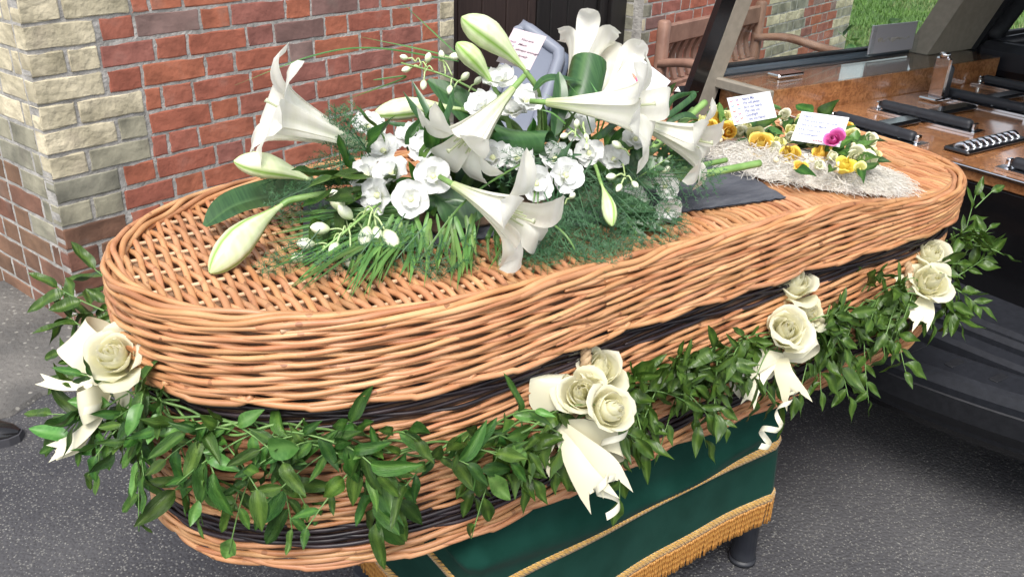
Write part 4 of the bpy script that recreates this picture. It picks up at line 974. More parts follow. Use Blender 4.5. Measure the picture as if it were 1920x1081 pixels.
for k, (px, py, dep, R, ax) in enumerate([(214, 668, 1.265, .043, (.05, .5, .85)), (1122, 692, 1.42, .044, (.15, .75, .6)), (1090, 738, 1.385, .043, (-.1, .5, .85)), (1142, 768, 1.352, .042, (.45, .35, .8)),
                                (1488, 535, 1.68, .044, (.05, .8, .55)), (1472, 622, 1.64, .049, (-.05, .45, .85)), (1508, 585, 1.72, .040, (.3, .6, .6)), (1740, 478, 1.90, .045, (.1, .7, .6)), (1742, 532, 1.87, .046, (.05, .5, .8))]):
    a = SCR_R * ax[0] + up3 * ax[1] + toc * ax[2]
    rose('rose', atd(px, py, dep - .015), a, R * 1.12, 'rose', gar, seed=k + 1, n=(19, 23, 21, 25)[k % 4], tight=(.0, .08, .04, .12)[k % 4])
def bowg(n): e = empty('ribbon_bow', n); e.parent = gar; e.matrix_parent_inverse = WM[gar.name].inverted(); return e
b = bowg(atd(1050, 795, 1.40))
loop(b, [(1040, 795, 1.40), (1022, 765, 1.375), (1022, 715, 1.36), (1035, 698, 1.38), (1042, 715, 1.415), (1042, 770, 1.42), (1045, 795, 1.41)], (1, .05), 56)
loop(b, [(1045, 797, 1.40), (1090, 808, 1.375), (1145, 822, 1.37), (1165, 834, 1.385), (1145, 842, 1.41), (1090, 828, 1.41), (1045, 800, 1.40)], (.25, 1, .2), 56)
tail(b, [(1045, 795, 1.395), (1065, 840, 1.37), (1090, 885, 1.36), (1118, 925, 1.36)], 22, 66); tail(b, [(1050, 795, 1.39), (1090, 830, 1.36), (1135, 870, 1.35), (1150, 905, 1.355)], 20, 60)
tail(b, [(1042, 797, 1.40), (1030, 830, 1.385), (1018, 850, 1.39), (1016, 880, 1.395)], 16, 34)
curl(b, (1160, 800, 1.36), (1130, 890, 1.36), 1.2, 18, 26, 14); curl(b, (1128, 890, 1.355), (1142, 960, 1.355), 1.3, 10, 26, 14); curl(b, (1050, 810, 1.40), (1075, 880, 1.38), .8, 14, 10, 12)
b = bowg(atd(1470, 670, 1.65))
loop(b, [(1470, 668, 1.65), (1430, 672, 1.62), (1400, 695, 1.61), (1405, 705, 1.635), (1440, 690, 1.66), (1470, 670, 1.655)], (.35, .9, .1), 40)
loop(b, [(1470, 668, 1.65), (1500, 650, 1.63), (1528, 625, 1.63), (1530, 640, 1.66), (1500, 660, 1.67), (1472, 670, 1.655)], (.3, 1, .2), 44)
tail(b, [(1465, 672, 1.64), (1470, 700, 1.62), (1482, 725, 1.615), (1490, 742, 1.615)], 26, 50); tail(b, [(1455, 676, 1.64), (1430, 705, 1.62), (1412, 735, 1.615), (1405, 752, 1.615)], 14, 26)
curl(b, (1395, 690, 1.63), (1375, 735, 1.62), 1.0, 12, 16, 12); curl(b, (1480, 745, 1.615), (1450, 800, 1.60), 1.2, 6, 14, 12); curl(b, (1450, 795, 1.60), (1425, 835, 1.60), 1.3, 14, 16, 12)
b = bowg(atd(1735, 560, 1.87))
loop(b, [(1735, 556, 1.87), (1760, 545, 1.855), (1778, 525, 1.86), (1775, 545, 1.89), (1738, 560, 1.88)], (.2, 1, .1), 40); loop(b, [(1735, 556, 1.87), (1705, 545, 1.86), (1690, 520, 1.86), (1697, 515, 1.88), (1735, 558, 1.88)], (1, .1), 26)
tail(b, [(1735, 558, 1.865), (1722, 580, 1.85), (1705, 600, 1.85)], 20, 34); tail(b, [(1738, 558, 1.865), (1740, 585, 1.85), (1730, 605, 1.85)], 18, 28)
b = bowg(atd(200, 735, 1.33))
loop(b, [(215, 700, 1.34), (170, 665, 1.31), (135, 632, 1.31), (145, 622, 1.34), (190, 640, 1.37), (218, 690, 1.35)], (.55, -.75, .3), 74); loop(b, [(205, 735, 1.33), (175, 755, 1.29), (150, 765, 1.29), (160, 745, 1.33), (205, 735, 1.335)], (.1, 1, .15), 62)
loop(b, [(215, 730, 1.33), (240, 740, 1.29), (245, 760, 1.29), (225, 755, 1.33), (212, 735, 1.335)], (.15, 1, .1), 50)
tail(b, [(200, 740, 1.33), (180, 785, 1.31), (140, 825, 1.31), (100, 845, 1.32)], 22, 34); tail(b, [(200, 715, 1.34), (160, 722, 1.33), (115, 722, 1.33), (78, 712, 1.34)], 14, 22); tail(b, [(195, 745, 1.33), (170, 800, 1.32), (150, 840, 1.32), (105, 858, 1.33)], 8, 10, swallow=False)
curl(b, (175, 700, 1.30), (160, 770, 1.29), 1.2, 18, 26, 15)

# ================================================================== LILY SPRAY
spray = empty('lily_spray', (.80, 1.2, ZT), 'large spray of white lilies and delphiniums with ferns lying on the coffin lid', 'flower spray')
mb = MB(); ftm = np.array(frame((1, -.10, 0), (0, 0, 1), (.66, 1.30, ZT + .004))); mb.box((-.04, 0, 0), (.125, .36, .026), .006, m=ftm); mb.build('tray', MT['foam'], spray, smooth=False)
mb = MB(); mb.box((-.03, .03, .02), (.06, .33, .075), .03, m=ftm); mb.build('foam_block', MT['foamgreen'], spray)

TT = np.array([0, .18, .38, .56, .72, .84, .93, 1.0]); TZ = np.array([0, .22, .46, .67, .84, .95, 1.0, .985]); TR = np.array([.036, .060, .104, .158, .218, .282, .345, .41])
def lily(base, mouth, flare=1.0, spin=0.0, seed=0, name='lily'):
    r = np.random.default_rng(seed); base = np.asarray(base); L = np.linalg.norm(mouth - base) * 1.2; fr = np.array(frame(np.cross(unit(mouth - base), [.31, .2, .93]), mouth - base, base))
    mb = MB(); mb.tube(np.array([[0, 0, -.03], [0, 0, .0], [0, 0, .015]]) @ fr[:3, :3].T + fr[:3, 3], [.0045, .005, .004], 8); root = mb.build(name, MT['stem'], spray, origin=base)
    t = (np.linspace(0, 1, 24) ** .85)[:, None]; v = np.linspace(-1, 1, 9)[None]
    for k in range(6):
        inner = k % 2; fl = flare * (1 + .16 * r.standard_normal()); L2 = L * (1.03 + .06 * r.standard_normal()) * (1.0 if inner else 1.02)
        rr = np.interp(t, TT, TR); zz = np.interp(t, TT, TZ)
        ex = np.clip((t - .66) / .34, 0, 1) ** 1.8
        rad = L * (rr + ex * .20 * (fl - .55)) * (1.06 if not inner else .98); z = L2 * zz - L * ex * .10 * fl * (1 + .5 * r.random())
        half = np.where(t < .62, .64, .64 * np.clip(1 - (np.clip(t - .62, 0, 1) / .38) ** 2.0, 0, 1) ** .72) * (1.12 if inner else .95)
        a = v * half; rv_ = rad * (1 - .07 * np.cos(v * 2.2) * (t > .2) * (0 if inner else 1)) + L * .018 * np.cos(v * math.pi) * np.clip(t * 1.5, 0, 1) * (-1)
        rv_ = rv_ + L * .012 * np.sin(t * 14 + k * 2 + v * 2) * np.abs(v) * ex * 2
        ph = spin + k * math.pi / 3 + .06 * r.standard_normal()
        P = np.stack([rv_ * np.cos(a + ph), rv_ * np.sin(a + ph), z + 0 * a], -1) @ fr[:3, :3].T + fr[:3, 3]
        tone = np.clip(.95 * (1 - t / .42), 0, 1) ** 1.3 * .8 + .30 * np.exp(-(v / .14) ** 2) * np.clip(1 - t * 1.15, 0, 1) + 0 * v
        q = MB(); q.grid(P, tone); q.build('petal', MT['lily'], root, origin=P[11, 4])
    # stamens
    mb = MB()
    for k in range(6):
        a = k * 1.047 + spin; P = np.array([[.006 * math.cos(a), .006 * math.sin(a), .1 * L], [L * .05 * math.cos(a), L * .05 * math.sin(a), .6 * L], [L * .10 * math.cos(a), L * .10 * math.sin(a), .86 * L]]) @ fr[:3, :3].T + fr[:3, 3]; mb.tube(P, .0013, 5, tone=.6)
    mb.tube(np.array([[0, 0, .1 * L], [0, 0, .6 * L], [.01, 0, .97 * L], [.012, 0, 1.0 * L]]) @ fr[:3, :3].T + fr[:3, 3], [.002, .002, .002, .0045], 7, tone=.4); mb.build('stamens', MT['lily'], root)
    return root
lily(atd(702, 280, 1.50), atd(530, 214, 1.43), 1.15, .3, 1); lily(atd(962, 166, 1.41), atd(868, 272, 1.38), 1.25, .75, 2); lily(atd(850, 346, 1.37), atd(970, 414, 1.31), 1.15, .2, 3)
lily(atd(1025, 192, 1.49), atd(1192, 205, 1.44), 1.2, .95, 4); lily(atd(1180, 222, 1.57), atd(1305, 270, 1.52), 1.05, .3, 5); lily(atd(1060, 195, 1.62), atd(1098, 92, 1.66), .6, .1, 6)
lily(atd(1120, 215, 1.60), atd(1160, 140, 1.68), .8, .6, 7)

def bud(base, tip, R, name='lily_bud', seed=0, green=0.0):
    base = np.asarray(base); L = np.linalg.norm(tip - base); fr = np.array(frame(np.cross(unit(tip - base), [.31, .2, .93]), tip - base, base)); r = np.random.default_rng(seed)
    t = np.linspace(0, 1, 26); prof = np.interp(t, [0, .12, .28, .45, .62, .78, .9, .97, 1], [.14, .22, .45, .78, 1.0, .94, .66, .32, .06]) * R
    a = np.linspace(0, 2 * math.pi, 30, endpoint=False); c3 = np.cos(3 * a)
    rad = prof[:, None] * (1 + .05 * c3[None] - .10 * np.exp(-((np.mod(a + math.pi / 3, 2 * math.pi / 3) - math.pi / 3) / .10) ** 2)[None] * np.clip(t * 1.6, 0, 1)[:, None])
    bend = .04 * L * np.sin(t * math.pi)
    P = np.stack([rad * np.cos(a) + bend[:, None], rad * np.sin(a), (t * L)[:, None] + 0 * rad], -1) @ fr[:3, :3].T + fr[:3, 3]
    tone = np.clip(.9 - t * 1.6, 0, 1)[:, None] * .45 + .55 * np.clip((t - .82) / .18, 0, 1)[:, None] * .6 + .85 * np.exp(-((np.mod(a + math.pi / 3, 2 * math.pi / 3) - math.pi / 3) / .20) ** 2)[None] + .12 * np.cos(9 * a)[None] + green + 0 * rad
    mb = MB(); mb.grid(P, np.clip(tone, 0, 1), cv=True); return mb.build(name, MT['bud'], spray, origin=base)
def stem(pts, r0, r1, name='stem', parent=None, mat='stem', n=24, tone=0.0):
    P = smooth_path(pts, n); mb = MB(); mb.tube(P, np.linspace(r0, r1, n), 9, tone); return mb.build(name, MT[mat], parent or spray, origin=P[0])
bud(atd(590, 341, 1.46), atd(438, 302, 1.40), .0215, seed=1); stem([atd(588, 341, 1.46), atd(680, 342, 1.47), atd(800, 360, 1.50)], .0055, .006)
bud(atd(530, 383, 1.40), atd(393, 512, 1.285), .0245, seed=2); stem([atd(527, 385, 1.40), atd(560, 372, 1.41), atd(700, 352, 1.45), atd(820, 350, 1.48)], .0055, .006)
bud(atd(985, 132, 1.56), atd(865, 32, 1.50), .0265, seed=3, green=.08); stem([atd(985, 132, 1.56), atd(1010, 180, 1.58), atd(1015, 300, 1.6)], .005, .006)
bud(atd(925, 160, 1.55), atd(856, 80, 1.50), .0185, seed=4, green=.3); stem([atd(925, 160, 1.55), atd(950, 220, 1.57), atd(970, 300, 1.6)], .004, .005)
bud(atd(868, 205, 1.62), atd(700, 214, 1.57), .021, seed=5, green=.06); stem([atd(865, 205, 1.62), atd(960, 230, 1.6), atd(1000, 300, 1.6)], .005, .006)
bud(atd(1128, 345, 1.45), atd(1148, 424, 1.40), .0125, seed=6, green=.25); stem([atd(1128, 346, 1.45), atd(1110, 300, 1.5), atd(1080, 290, 1.52)], .003, .004)
# cut stems that stick out to the right
for a, b_, r in (((1150, 350, 1.56), (1425, 306, 1.64), .0075), ((1180, 330, 1.58), (1362, 300, 1.65), .0055), ((1190, 300, 1.62), (1322, 192, 1.72), .0075), ((1200, 305, 1.65), (1300, 205, 1.74), .006), ((1140, 340, 1.57), (1300, 318, 1.61), .005)):
    st_ = stem([atd(*a), atd((a[0] + b_[0]) / 2, (a[1] + b_[1]) / 2 + 4, (a[2] + b_[2]) / 2), atd(*b_)], r, r * .95, 'cut_stem')
# broad leaves, flat and rolled
def broad(pts, w, nrm, roll=0.0, name='broad_leaf', n=22):
    P = smooth_path([atd(*q) for q in pts], n); T = np.gradient(P, axis=0); T /= np.linalg.norm(T, axis=1)[:, None]; nn = unit(nrm); t = np.linspace(0, 1, n)
    S = np.cross(T, nn); S /= np.linalg.norm(S, axis=1)[:, None]; N2 = np.cross(S, T); v = np.linspace(-1, 1, 13)[None]; W = (w * np.sin(math.pi * np.clip(t, .03, .985) ** .8) ** .6)[:, None]
    if roll: 
        W = w * np.interp(t, [0, .15, .9, 1], [.75, .95, 1, .95])[:, None]; a = v * roll; R_ = W / roll
        A = P[:, None] + (R_ * np.sin(a))[..., None] * S[:, None] + (R_ * (1 - np.cos(a)))[..., None] * N2[:, None] * -1
    else: A = P[:, None] + (v * W)[..., None] * S[:, None] + (.22 * np.abs(v) * W + .06 * W * np.sin(t * 9)[:, None] * v)[..., None] * N2[:, None]
    tone = np.where(np.abs(v) < .12, .5, 0.0) + .12 * (np.cos(v * 22) > .75) + 0 * W
    mb = MB(); mb.grid(A, tone); return mb.build(name, MT['leaf_dark'], spray, origin=P[0])
U1 = np.array([0, 0, 1.])
broad([(610, 352, 1.50), (520, 365, 1.48), (440, 385, 1.45), (384, 424, 1.42)], .038, U1 + toc * .5); broad([(960, 300, 1.6), (900, 230, 1.62), (850, 185, 1.63), (802, 150, 1.63)], .034, U1 + toc * .8)
broad([(880, 420, 1.42), (850, 385, 1.42), (815, 365, 1.42)], .032, toc + U1 * .3); broad([(900, 410, 1.42), (870, 375, 1.42), (800, 375, 1.42)], .030, toc + U1 * .6, 1.9, 'rolled_leaf')
broad([(1065, 230, 1.52), (1085, 160, 1.54), (1098, 98, 1.56)], .052, toc - SCR_R * .35, 1.5, 'rolled_leaf'); broad([(905, 232, 1.50), (960, 250, 1.47), (1024, 252, 1.44)], .050, U1 * .8 + toc * .9, 2.3, 'rolled_leaf')
broad([(1040, 260, 1.5), (1050, 180, 1.5), (1048, 135, 1.51)], .014, toc + SCR_R * .2); broad([(1000, 170, 1.55), (1030, 148, 1.54), (1090, 152, 1.53)], .012, U1 + toc * .4)
broad([(1150, 400, 1.52), (1200, 415, 1.50), (1260, 445, 1.50)], .028, U1); broad([(1200, 405, 1.54), (1260, 415, 1.55), (1318, 430, 1.56)], .022, U1); broad([(1120, 380, 1.50), (1170, 385, 1.49), (1230, 395, 1.5)], .03, U1 + toc * .3)

# delphinium florets
def floret_petal(seed, R):
    r = np.random.default_rng(seed); u = np.linspace(-1, 1, 8)[None]; v = np.linspace(0, 1, 8)[:, None]
    w = R * .62 * np.sin(math.pi * (.08 + .72 * v)) ** .8 * (1 - .15 * v ** 5); x = u * w; y = R * (.08 + .95 * v - .10 * u * u * v)
    z = R * (.42 * v ** 2 * (1 - .55 * v) + .10 * np.sin(u * 4 + r.random() * 6) * v + .05 * np.sin(u * 9 + r.random() * 6) * v * v + .14 * u * u * v)
    mb = MB(); mb.grid(np.stack([x, y + 0 * x, z + 0 * x], -1), np.clip(.8 * (1 - v / .3), 0, 1) + 0 * u); return mb.mesh('petal', MT['floret'])
FPET = [floret_petal(k, 1.0) for k in range(6)]
mb = MB(); a = np.linspace(0, 6.283, 10, endpoint=False); mb.grid(np.array([[[r * math.cos(q), r * math.sin(q), z] for q in a] for r, z in ((.16, .05), (.13, .22), (.05, .28), (.0, .26))]), .4, cv=True); EYE = mb.mesh('eye', MT['floret_eye'])
def floret(px, py, dep, axis, R):
    p = atd(px, py, dep); axis = unit(SCR_R * axis[0] + SCR_U * axis[1] + toc * axis[2]); m = frame(np.cross(axis, [.3, .7, .6]), axis, p, (R, R, R)); root = link('floret', EYE, spray, m); k0 = rng.integers(6)
    for ring_, n, sc_, tilt in ((0, 5, 1.0, .12), (1, 4, .66, .55)):
        for k in range(n):
            mm = m @ Matrix.Rotation(k * 2 * math.pi / n + .6 * ring_ + rng.normal(0, .12), 4, 'Z') @ Matrix.Rotation(tilt + rng.normal(0, .13), 4, 'X') @ Matrix.Diagonal((sc_, sc_, sc_, 1)); link('petal', FPET[(k + k0 + ring_) % 6], root, mm)
for q in ((735, 326, 1.42, (-.2, .45, .85)), (812, 332, 1.40, (.1, .25, 1)), (770, 374, 1.38, (.1, .1, 1)), (710, 366, 1.40, (-.5, -.1, .8)), (800, 278, 1.46, (-.4, .4, .7)), (938, 152, 1.55, (-.1, .6, .7)), (985, 190, 1.55, (.35, .4, .8)),
          (970, 300, 1.46, (-.1, .5, .9)), (1003, 345, 1.42, (.5, .1, .9)), (925, 298, 1.46, (-.3, .5, .8)), (690, 240, 1.54, (.2, .5, .8)), (1085, 240, 1.52, (-.1, .5, .9)), (1190, 262, 1.54, (.3, .3, .9)),
          (1245, 350, 1.56, (.4, .1, .8)), (1250, 392, 1.55, (.2, -.5, .8)), (1215, 330, 1.58, (-.2, .4, .8)), (1105, 288, 1.50, (-.2, .3, .9)), (905, 200, 1.54, (-.3, .5, .8)), (770, 262, 1.50, (-.3, .6, .7)), (690, 330, 1.45, (-.5, .3, .8)), (1040, 300, 1.47, (.2, .3, .9)), (1150, 300, 1.52, (.1, .4, .9)), (1060, 330, 1.44, (.3, .2, .9)), (720, 285, 1.48, (-.3, .5, .8)), (960, 210, 1.56, (0, .7, .6)), (855, 300, 1.47, (0, .6, .8)), (1190, 372, 1.53, (-.3, -.3, .9))):
    floret(q[0], q[1], q[2], q[3], .031 if q[0] < 1100 else .027)
# delphinium buds on their side stems
def dbud(px, py, dep, d, L, stem_to=None):
    a = atd(px, py, dep); dv = unit(SCR_R * d[0] + SCR_U * d[1] + toc * (d[2] if len(d) > 2 else .2)); n = 10; t = np.linspace(0, 1, n); fr = np.array(frame(np.cross(dv, [.3, .4, .86]), dv, a)); ang = np.linspace(0, 6.283, 12, endpoint=False)
    prof = L * .34 * np.interp(t, [0, .15, .4, .7, .9, 1], [.3, .7, 1, .9, .5, .08]); P = np.stack([prof[:, None] * np.cos(ang), prof[:, None] * np.sin(ang) * (1 + .1 * np.cos(3 * ang)), (t * L)[:, None] + 0 * ang], -1) @ fr[:3, :3].T + fr[:3, 3]
    mb = MB(); mb.grid(P, np.clip(.55 - t * .9, 0, 1)[:, None] + .25 * (np.cos(5 * ang) > .8)[None] + 0 * P[..., 0], cv=True)
    sp_ = smooth_path([a, a - dv * L * .5 + SCR_U * .003, a - dv * L * .9 - SCR_U * .002], 8); mb.tube(sp_, .0016, 5, .75)
    if stem_to is not None: mb.tube(smooth_path([sp_[-1], .5 * (sp_[-1] + atd(*stem_to)) + SCR_U * .01, atd(*stem_to)], 10), .0014, 5, .8)
    mb.build('flower_bud', MT['floretbud'], spray, origin=a)
stem([atd(560, 505, 1.34), atd(640, 440, 1.36), atd(720, 375, 1.40), atd(790, 345, 1.42)], .0018, .003)
for q in ((640, 395, 1.385, (-.3, .8), .036, (690, 395, 1.39)), (618, 430, 1.37, (-.9, .1), .030, (665, 425, 1.37)), (590, 458, 1.36, (-.95, .05), .028, (640, 440, 1.36)), (632, 455, 1.35, (-.1, -.3), .026, (650, 435, 1.37)), (575, 482, 1.35, (-.9, -.1), .026, (610, 465, 1.35)),
          (657, 468, 1.35, (.05, -1), .030, (650, 440, 1.37)), (690, 425, 1.36, (-.2, -.9), .034, (680, 405, 1.38)), (722, 432, 1.36, (.5, -.7), .036, (715, 400, 1.38)), (705, 425, 1.37, (.2, -1), .03, None), (660, 410, 1.38, (-.5, .5), .03, None)): dbud(*q)
stem([atd(752, 118, 1.64), atd(830, 140, 1.63), atd(900, 175, 1.61), atd(960, 215, 1.58)], .0015, .0028)
for q in ((765, 110, 1.64, (-.8, .2), .016, (790, 122, 1.64)), (770, 128, 1.64, (-.9, -.3), .018, (800, 126, 1.63)), (800, 118, 1.64, (.3, 1), .020, None), (795, 150, 1.63, (-.1, -1), .020, (812, 132, 1.63)), (845, 160, 1.62, (-.2, -1), .018, None), (865, 150, 1.62, (.6, .5), .020, None), (830, 112, 1.64, (-.2, 1), .018, (835, 140, 1.63)), (842, 108, 1.64, (.9, .1), .022, (848, 142, 1.63)), (890, 158, 1.61, (.6, .6), .018, None)): dbud(*q)
for q in ((1065, 252, 1.46, (-.8, -.3), .015, (1080, 240, 1.47)), (1080, 240, 1.46, (.1, 1), .015, None), (1097, 250, 1.46, (.3, -1), .014, (1095, 240, 1.47)), (1100, 268, 1.45, (0, -1), .013, None), (1165, 278, 1.47, (-.6, .4), .02, None), (1155, 330, 1.46, (-.8, -.1), .018, (1165, 310, 1.5)), (1165, 345, 1.45, (-.4, -.6), .016, None), (1185, 340, 1.46, (.4, -.5), .016, None), (1068, 372, 1.42, (.2, .2), .014, None), (940, 480, 1.37, (.3, -.9), .03, (925, 450, 1.38)), (1240, 322, 1.55, (.8, .4), .018, None)): dbud(*q)

# filler foliage round the foam
C1, C2 = np.array([.56, 1.30, 1.0]), np.array([1.08, 1.22, 1.0])
fil = []
for k in range(140):
    u = rng.random(); c = C1 + (C2 - C1) * u + rv(.02); d = unit(np.array([(u - .5) * 1.6, -.35, .25]) + rv(.75)); d[2] = max(d[2], -.15 - (c[2] - ZT) * 0.3)
    L = .055 + .045 * rng.random(); p = c + d * (.02 + .05 * rng.random()); p[2] = max(p[2], ZT + .02); fil.append((LEAVES[rng.integers(8)], frame(d, unit(U1 + toc * .4 + rv(.4)), p, (L * .8, L, L))))
for me, m in fil: link('leaf', me, spray, m)
def fern(base, d, L, nrm, dens=1.0, name='fern_frond'):
    base = np.asarray(base); d = unit(d); n = 16; t = np.linspace(0, 1, n)[:, None]; P = base + d * L * t + np.array([0, 0, -1]) * .12 * L * t ** 2; P[:, 2] = np.maximum(P[:, 2], ZT + .006 + .004 * rng.random())
    mb = MB(); mb.tube(P, np.linspace(.0013, .0005, n), 4); V = []; 
    nb = int(13 * dens) + 4
    for k in range(nb):
        u = .08 + .9 * k / nb; i = min(n - 2, int(u * (n - 1))); q = P[i] + (P[i + 1] - P[i]) * (u * (n - 1) - i); tg = unit(P[i + 1] - P[i]); sd_ = unit(np.cross(tg, nrm)) * (1 if k % 2 else -1); bd = unit(tg * .55 + sd_ * .85 + nrm * rng.normal(0, .18)); bl_ = L * .36 * (1 - u) ** .6 * (.75 + .4 * rng.random()) + .008
        nn = int(bl_ / .0019) + 3; s = rng.random(nn) ** .9; o = q + bd * (bl_ * s)[:, None] + np.array([0, 0, -1]) * (.2 * bl_ * s ** 2)[:, None]
        sg = np.where(np.arange(nn) % 2 == 0, 1, -1)[:, None]; nd = bd * .6 + np.cross(bd, nrm) * sg + rng.standard_normal((nn, 3)) * .3; nd /= np.linalg.norm(nd, axis=1)[:, None]
        ln = (.006 + .007 * rng.random(nn))[:, None] * (1.15 - .6 * s)[:, None]; w = np.cross(nd, nrm); w /= np.linalg.norm(w, axis=1)[:, None] + 1e-9
        V.append(np.stack([o - w * .00055, o + w * .00055, o + nd * ln], 1).reshape(-1, 3)); mb.tube(np.array([q, q + bd * bl_ * .9 - U1 * .15 * bl_]), [.0006, .0003], 3, caps=False)
    V = np.concatenate(V); V[:, 2] = np.maximum(V[:, 2], ZT + .003); mb.add(V, np.arange(len(V)).reshape(-1, 3)); return mb.build(name, MT['fern'], spray, smooth=False, origin=base)
for (px, py, dep, ex, ey, L) in ((1060, 330, 1.48, 1050, 500, .20), (1080, 340, 1.48, 1110, 480, .19), (1050, 340, 1.46, 1000, 480, .20), (1090, 330, 1.49, 1150, 440, .19), (1100, 320, 1.5, 1190, 400, .19), (1040, 350, 1.46, 1060, 440, .18), (1110, 300, 1.5, 1060, 400, .17), (1130, 330, 1.5, 1120, 420, .16), (1160, 300, 1.54, 1230, 360, .17),
        (1020, 360, 1.44, 1080, 470, .2), (880, 420, 1.4, 860, 510, .15), (800, 420, 1.38, 760, 500, .15), (930, 400, 1.41, 1010, 500, .16), (720, 420, 1.38, 640, 500, .16), (760, 400, 1.4, 700, 510, .15), (660, 300, 1.5, 560, 330, .16), (680, 320, 1.48, 580, 360, .16), (640, 320, 1.5, 660, 240, .13), (650, 350, 1.46, 640, 440, .13), (1000, 380, 1.43, 1090, 500, .2), (1070, 380, 1.45, 1130, 500, .17), (1090, 290, 1.5, 1020, 300, .15), (700, 300, 1.5, 640, 200, .12), (1200, 330, 1.57, 1290, 330, .15), (830, 440, 1.38, 820, 520, .12), (1010, 400, 1.42, 960, 490, .14), (600, 430, 1.38, 540, 500, .14), (1060, 410, 1.44, 1020, 510, .15)):
    for rep_ in range(2 if py < 340 else 1):
        a = atd(px, py, dep - .03 + .02 * rep_); b2 = atd(ex + 16 * rng.standard_normal(), ey + 10 * rng.standard_normal(), dep - .05); fern(a, b2 - a, L, unit(toc + U1 * .6 + rv(.25)))
# leather-leaf fern with toothed leaflets
def toothed(base, tip, L, nrm):
    base = np.asarray(base); d = unit(tip - base); root = stem([base, base + d * L * .5, base + d * L], .0014, .0007, 'fern_leaf')
    for k in range(9):
        u = .15 + .85 * k / 9; q = base + d * L * u; sd_ = unit(np.cross(d, nrm)) * (1 if k % 2 else -1); dd_ = unit(d * .7 + sd_ * .8 + rv(.1)) if k < 8 else d; l2 = L * .42 * (1.05 - u); mb = MB(); n = 9; t = np.linspace(0, 1, n)[:, None]; v = np.array([-1, -.5, 0, .5, 1])[None]; w = l2 * .26 * np.sin(math.pi * t ** .7) * (1 + .28 * np.where(np.arange(n)[:, None] % 2, 1, -1)) + .001
        s2 = np.cross(dd_, nrm); P = q + dd_ * (l2 * (t + .10 * np.abs(v)))[..., None] + unit(s2) * (v * w)[..., None] + np.asarray(nrm) * (.1 * np.abs(v) * w)[..., None]; mb.grid(P, np.where(np.abs(v) < .1, .4, 0) + 0 * w); mb.build('leaflet', MT['leaf_dark'], root, smooth=False)
for a, b2, L in (((1165, 385, 1.50), (1205, 470, 1.46), .10), ((1170, 380, 1.51), (1240, 425, 1.50), .09), ((1170, 350, 1.54), (1262, 290, 1.53), .10), ((1180, 330, 1.55), (1230, 262, 1.55), .09), ((1160, 395, 1.49), (1180, 420, 1.47), .06), ((1220, 300, 1.58), (1300, 300, 1.56), .09)): toothed(atd(*a), atd(*b2), L, unit(toc + U1 * .5))
# bear grass and palm blades
def blade(pts, w, mat='grassblade', name='grass_blade', n=24):
    P = smooth_path([atd(*q) for q in pts], n); T = np.gradient(P, axis=0); S = np.cross(T, toc + rv(.3)); S /= np.linalg.norm(S, axis=1)[:, None]; t = np.linspace(0, 1, n); W = S * (w * np.clip((1 - t) * 3, .12, 1) * np.clip(t * 6 + .5, 0, 1))[:, None]; N2 = np.cross(S, T); N2 /= np.linalg.norm(N2, axis=1)[:, None]
    mb = MB(); mb.grid(np.stack([P - W, P + N2 * np.linalg.norm(W, axis=1)[:, None] * .35, P + W], 1)); return mb.build(name, MT[mat], spray, origin=P[0])
lid_d = lambda x, y: float((atz(x, y, ZT + .006) - CAM) @ VIEW)
for k in range(70):
    ex, ey = 475 + 130 * rng.random(), 395 + 120 * rng.random(); sx, sy = 720 + 60 * rng.random(), 385 + 40 * rng.random(); d1 = lid_d(ex, ey) - .004
    blade([(sx, sy, 1.41), ((sx + ex) / 2, (sy + ey) / 2 - 12 + 14 * rng.random(), min(1.41, lid_d((sx + ex) / 2, (sy + ey) / 2) - .01)), (ex, ey, d1)], .0013)
for k in range(52):
    sx = 660 + 320 * rng.random(); sy = 396 + 30 * rng.random(); lean = (sx - 800) * .12 - 25 * rng.random(); ey = 490 + 75 * rng.random() - max(0, sx - 720) * .16; ex = sx + lean + 14 * rng.standard_normal(); sy2 = (sy + ey) / 2
    blade([(sx, sy, 1.385), ((sx + ex) / 2 + 8 * rng.standard_normal(), sy2 + 2, min(1.365, lid_d(sx, sy2) - .014 - .016 * rng.random())), (ex, ey, lid_d(ex, ey) - .004)], .0020 + .0024 * rng.random(), 'palmblade', 'palm_blade')
for k in range(30):
    sx, sy = 700 + 90 * rng.random(), 420 + 25 * rng.random(); ex, ey = 520 + 210 * rng.random(), 505 + 62 * rng.random(); ey = min(ey, 570); blade([(sx, sy, 1.38), ((sx + ex) / 2, (sy + ey) / 2 - 12, lid_d((sx + ex) / 2, (sy + ey) / 2) - .012), (ex, ey, lid_d(ex, ey) - .004)], .0014 + .0018 * rng.random(), 'palmblade' if rng.random() < .6 else 'grassblade', 'palm_blade')
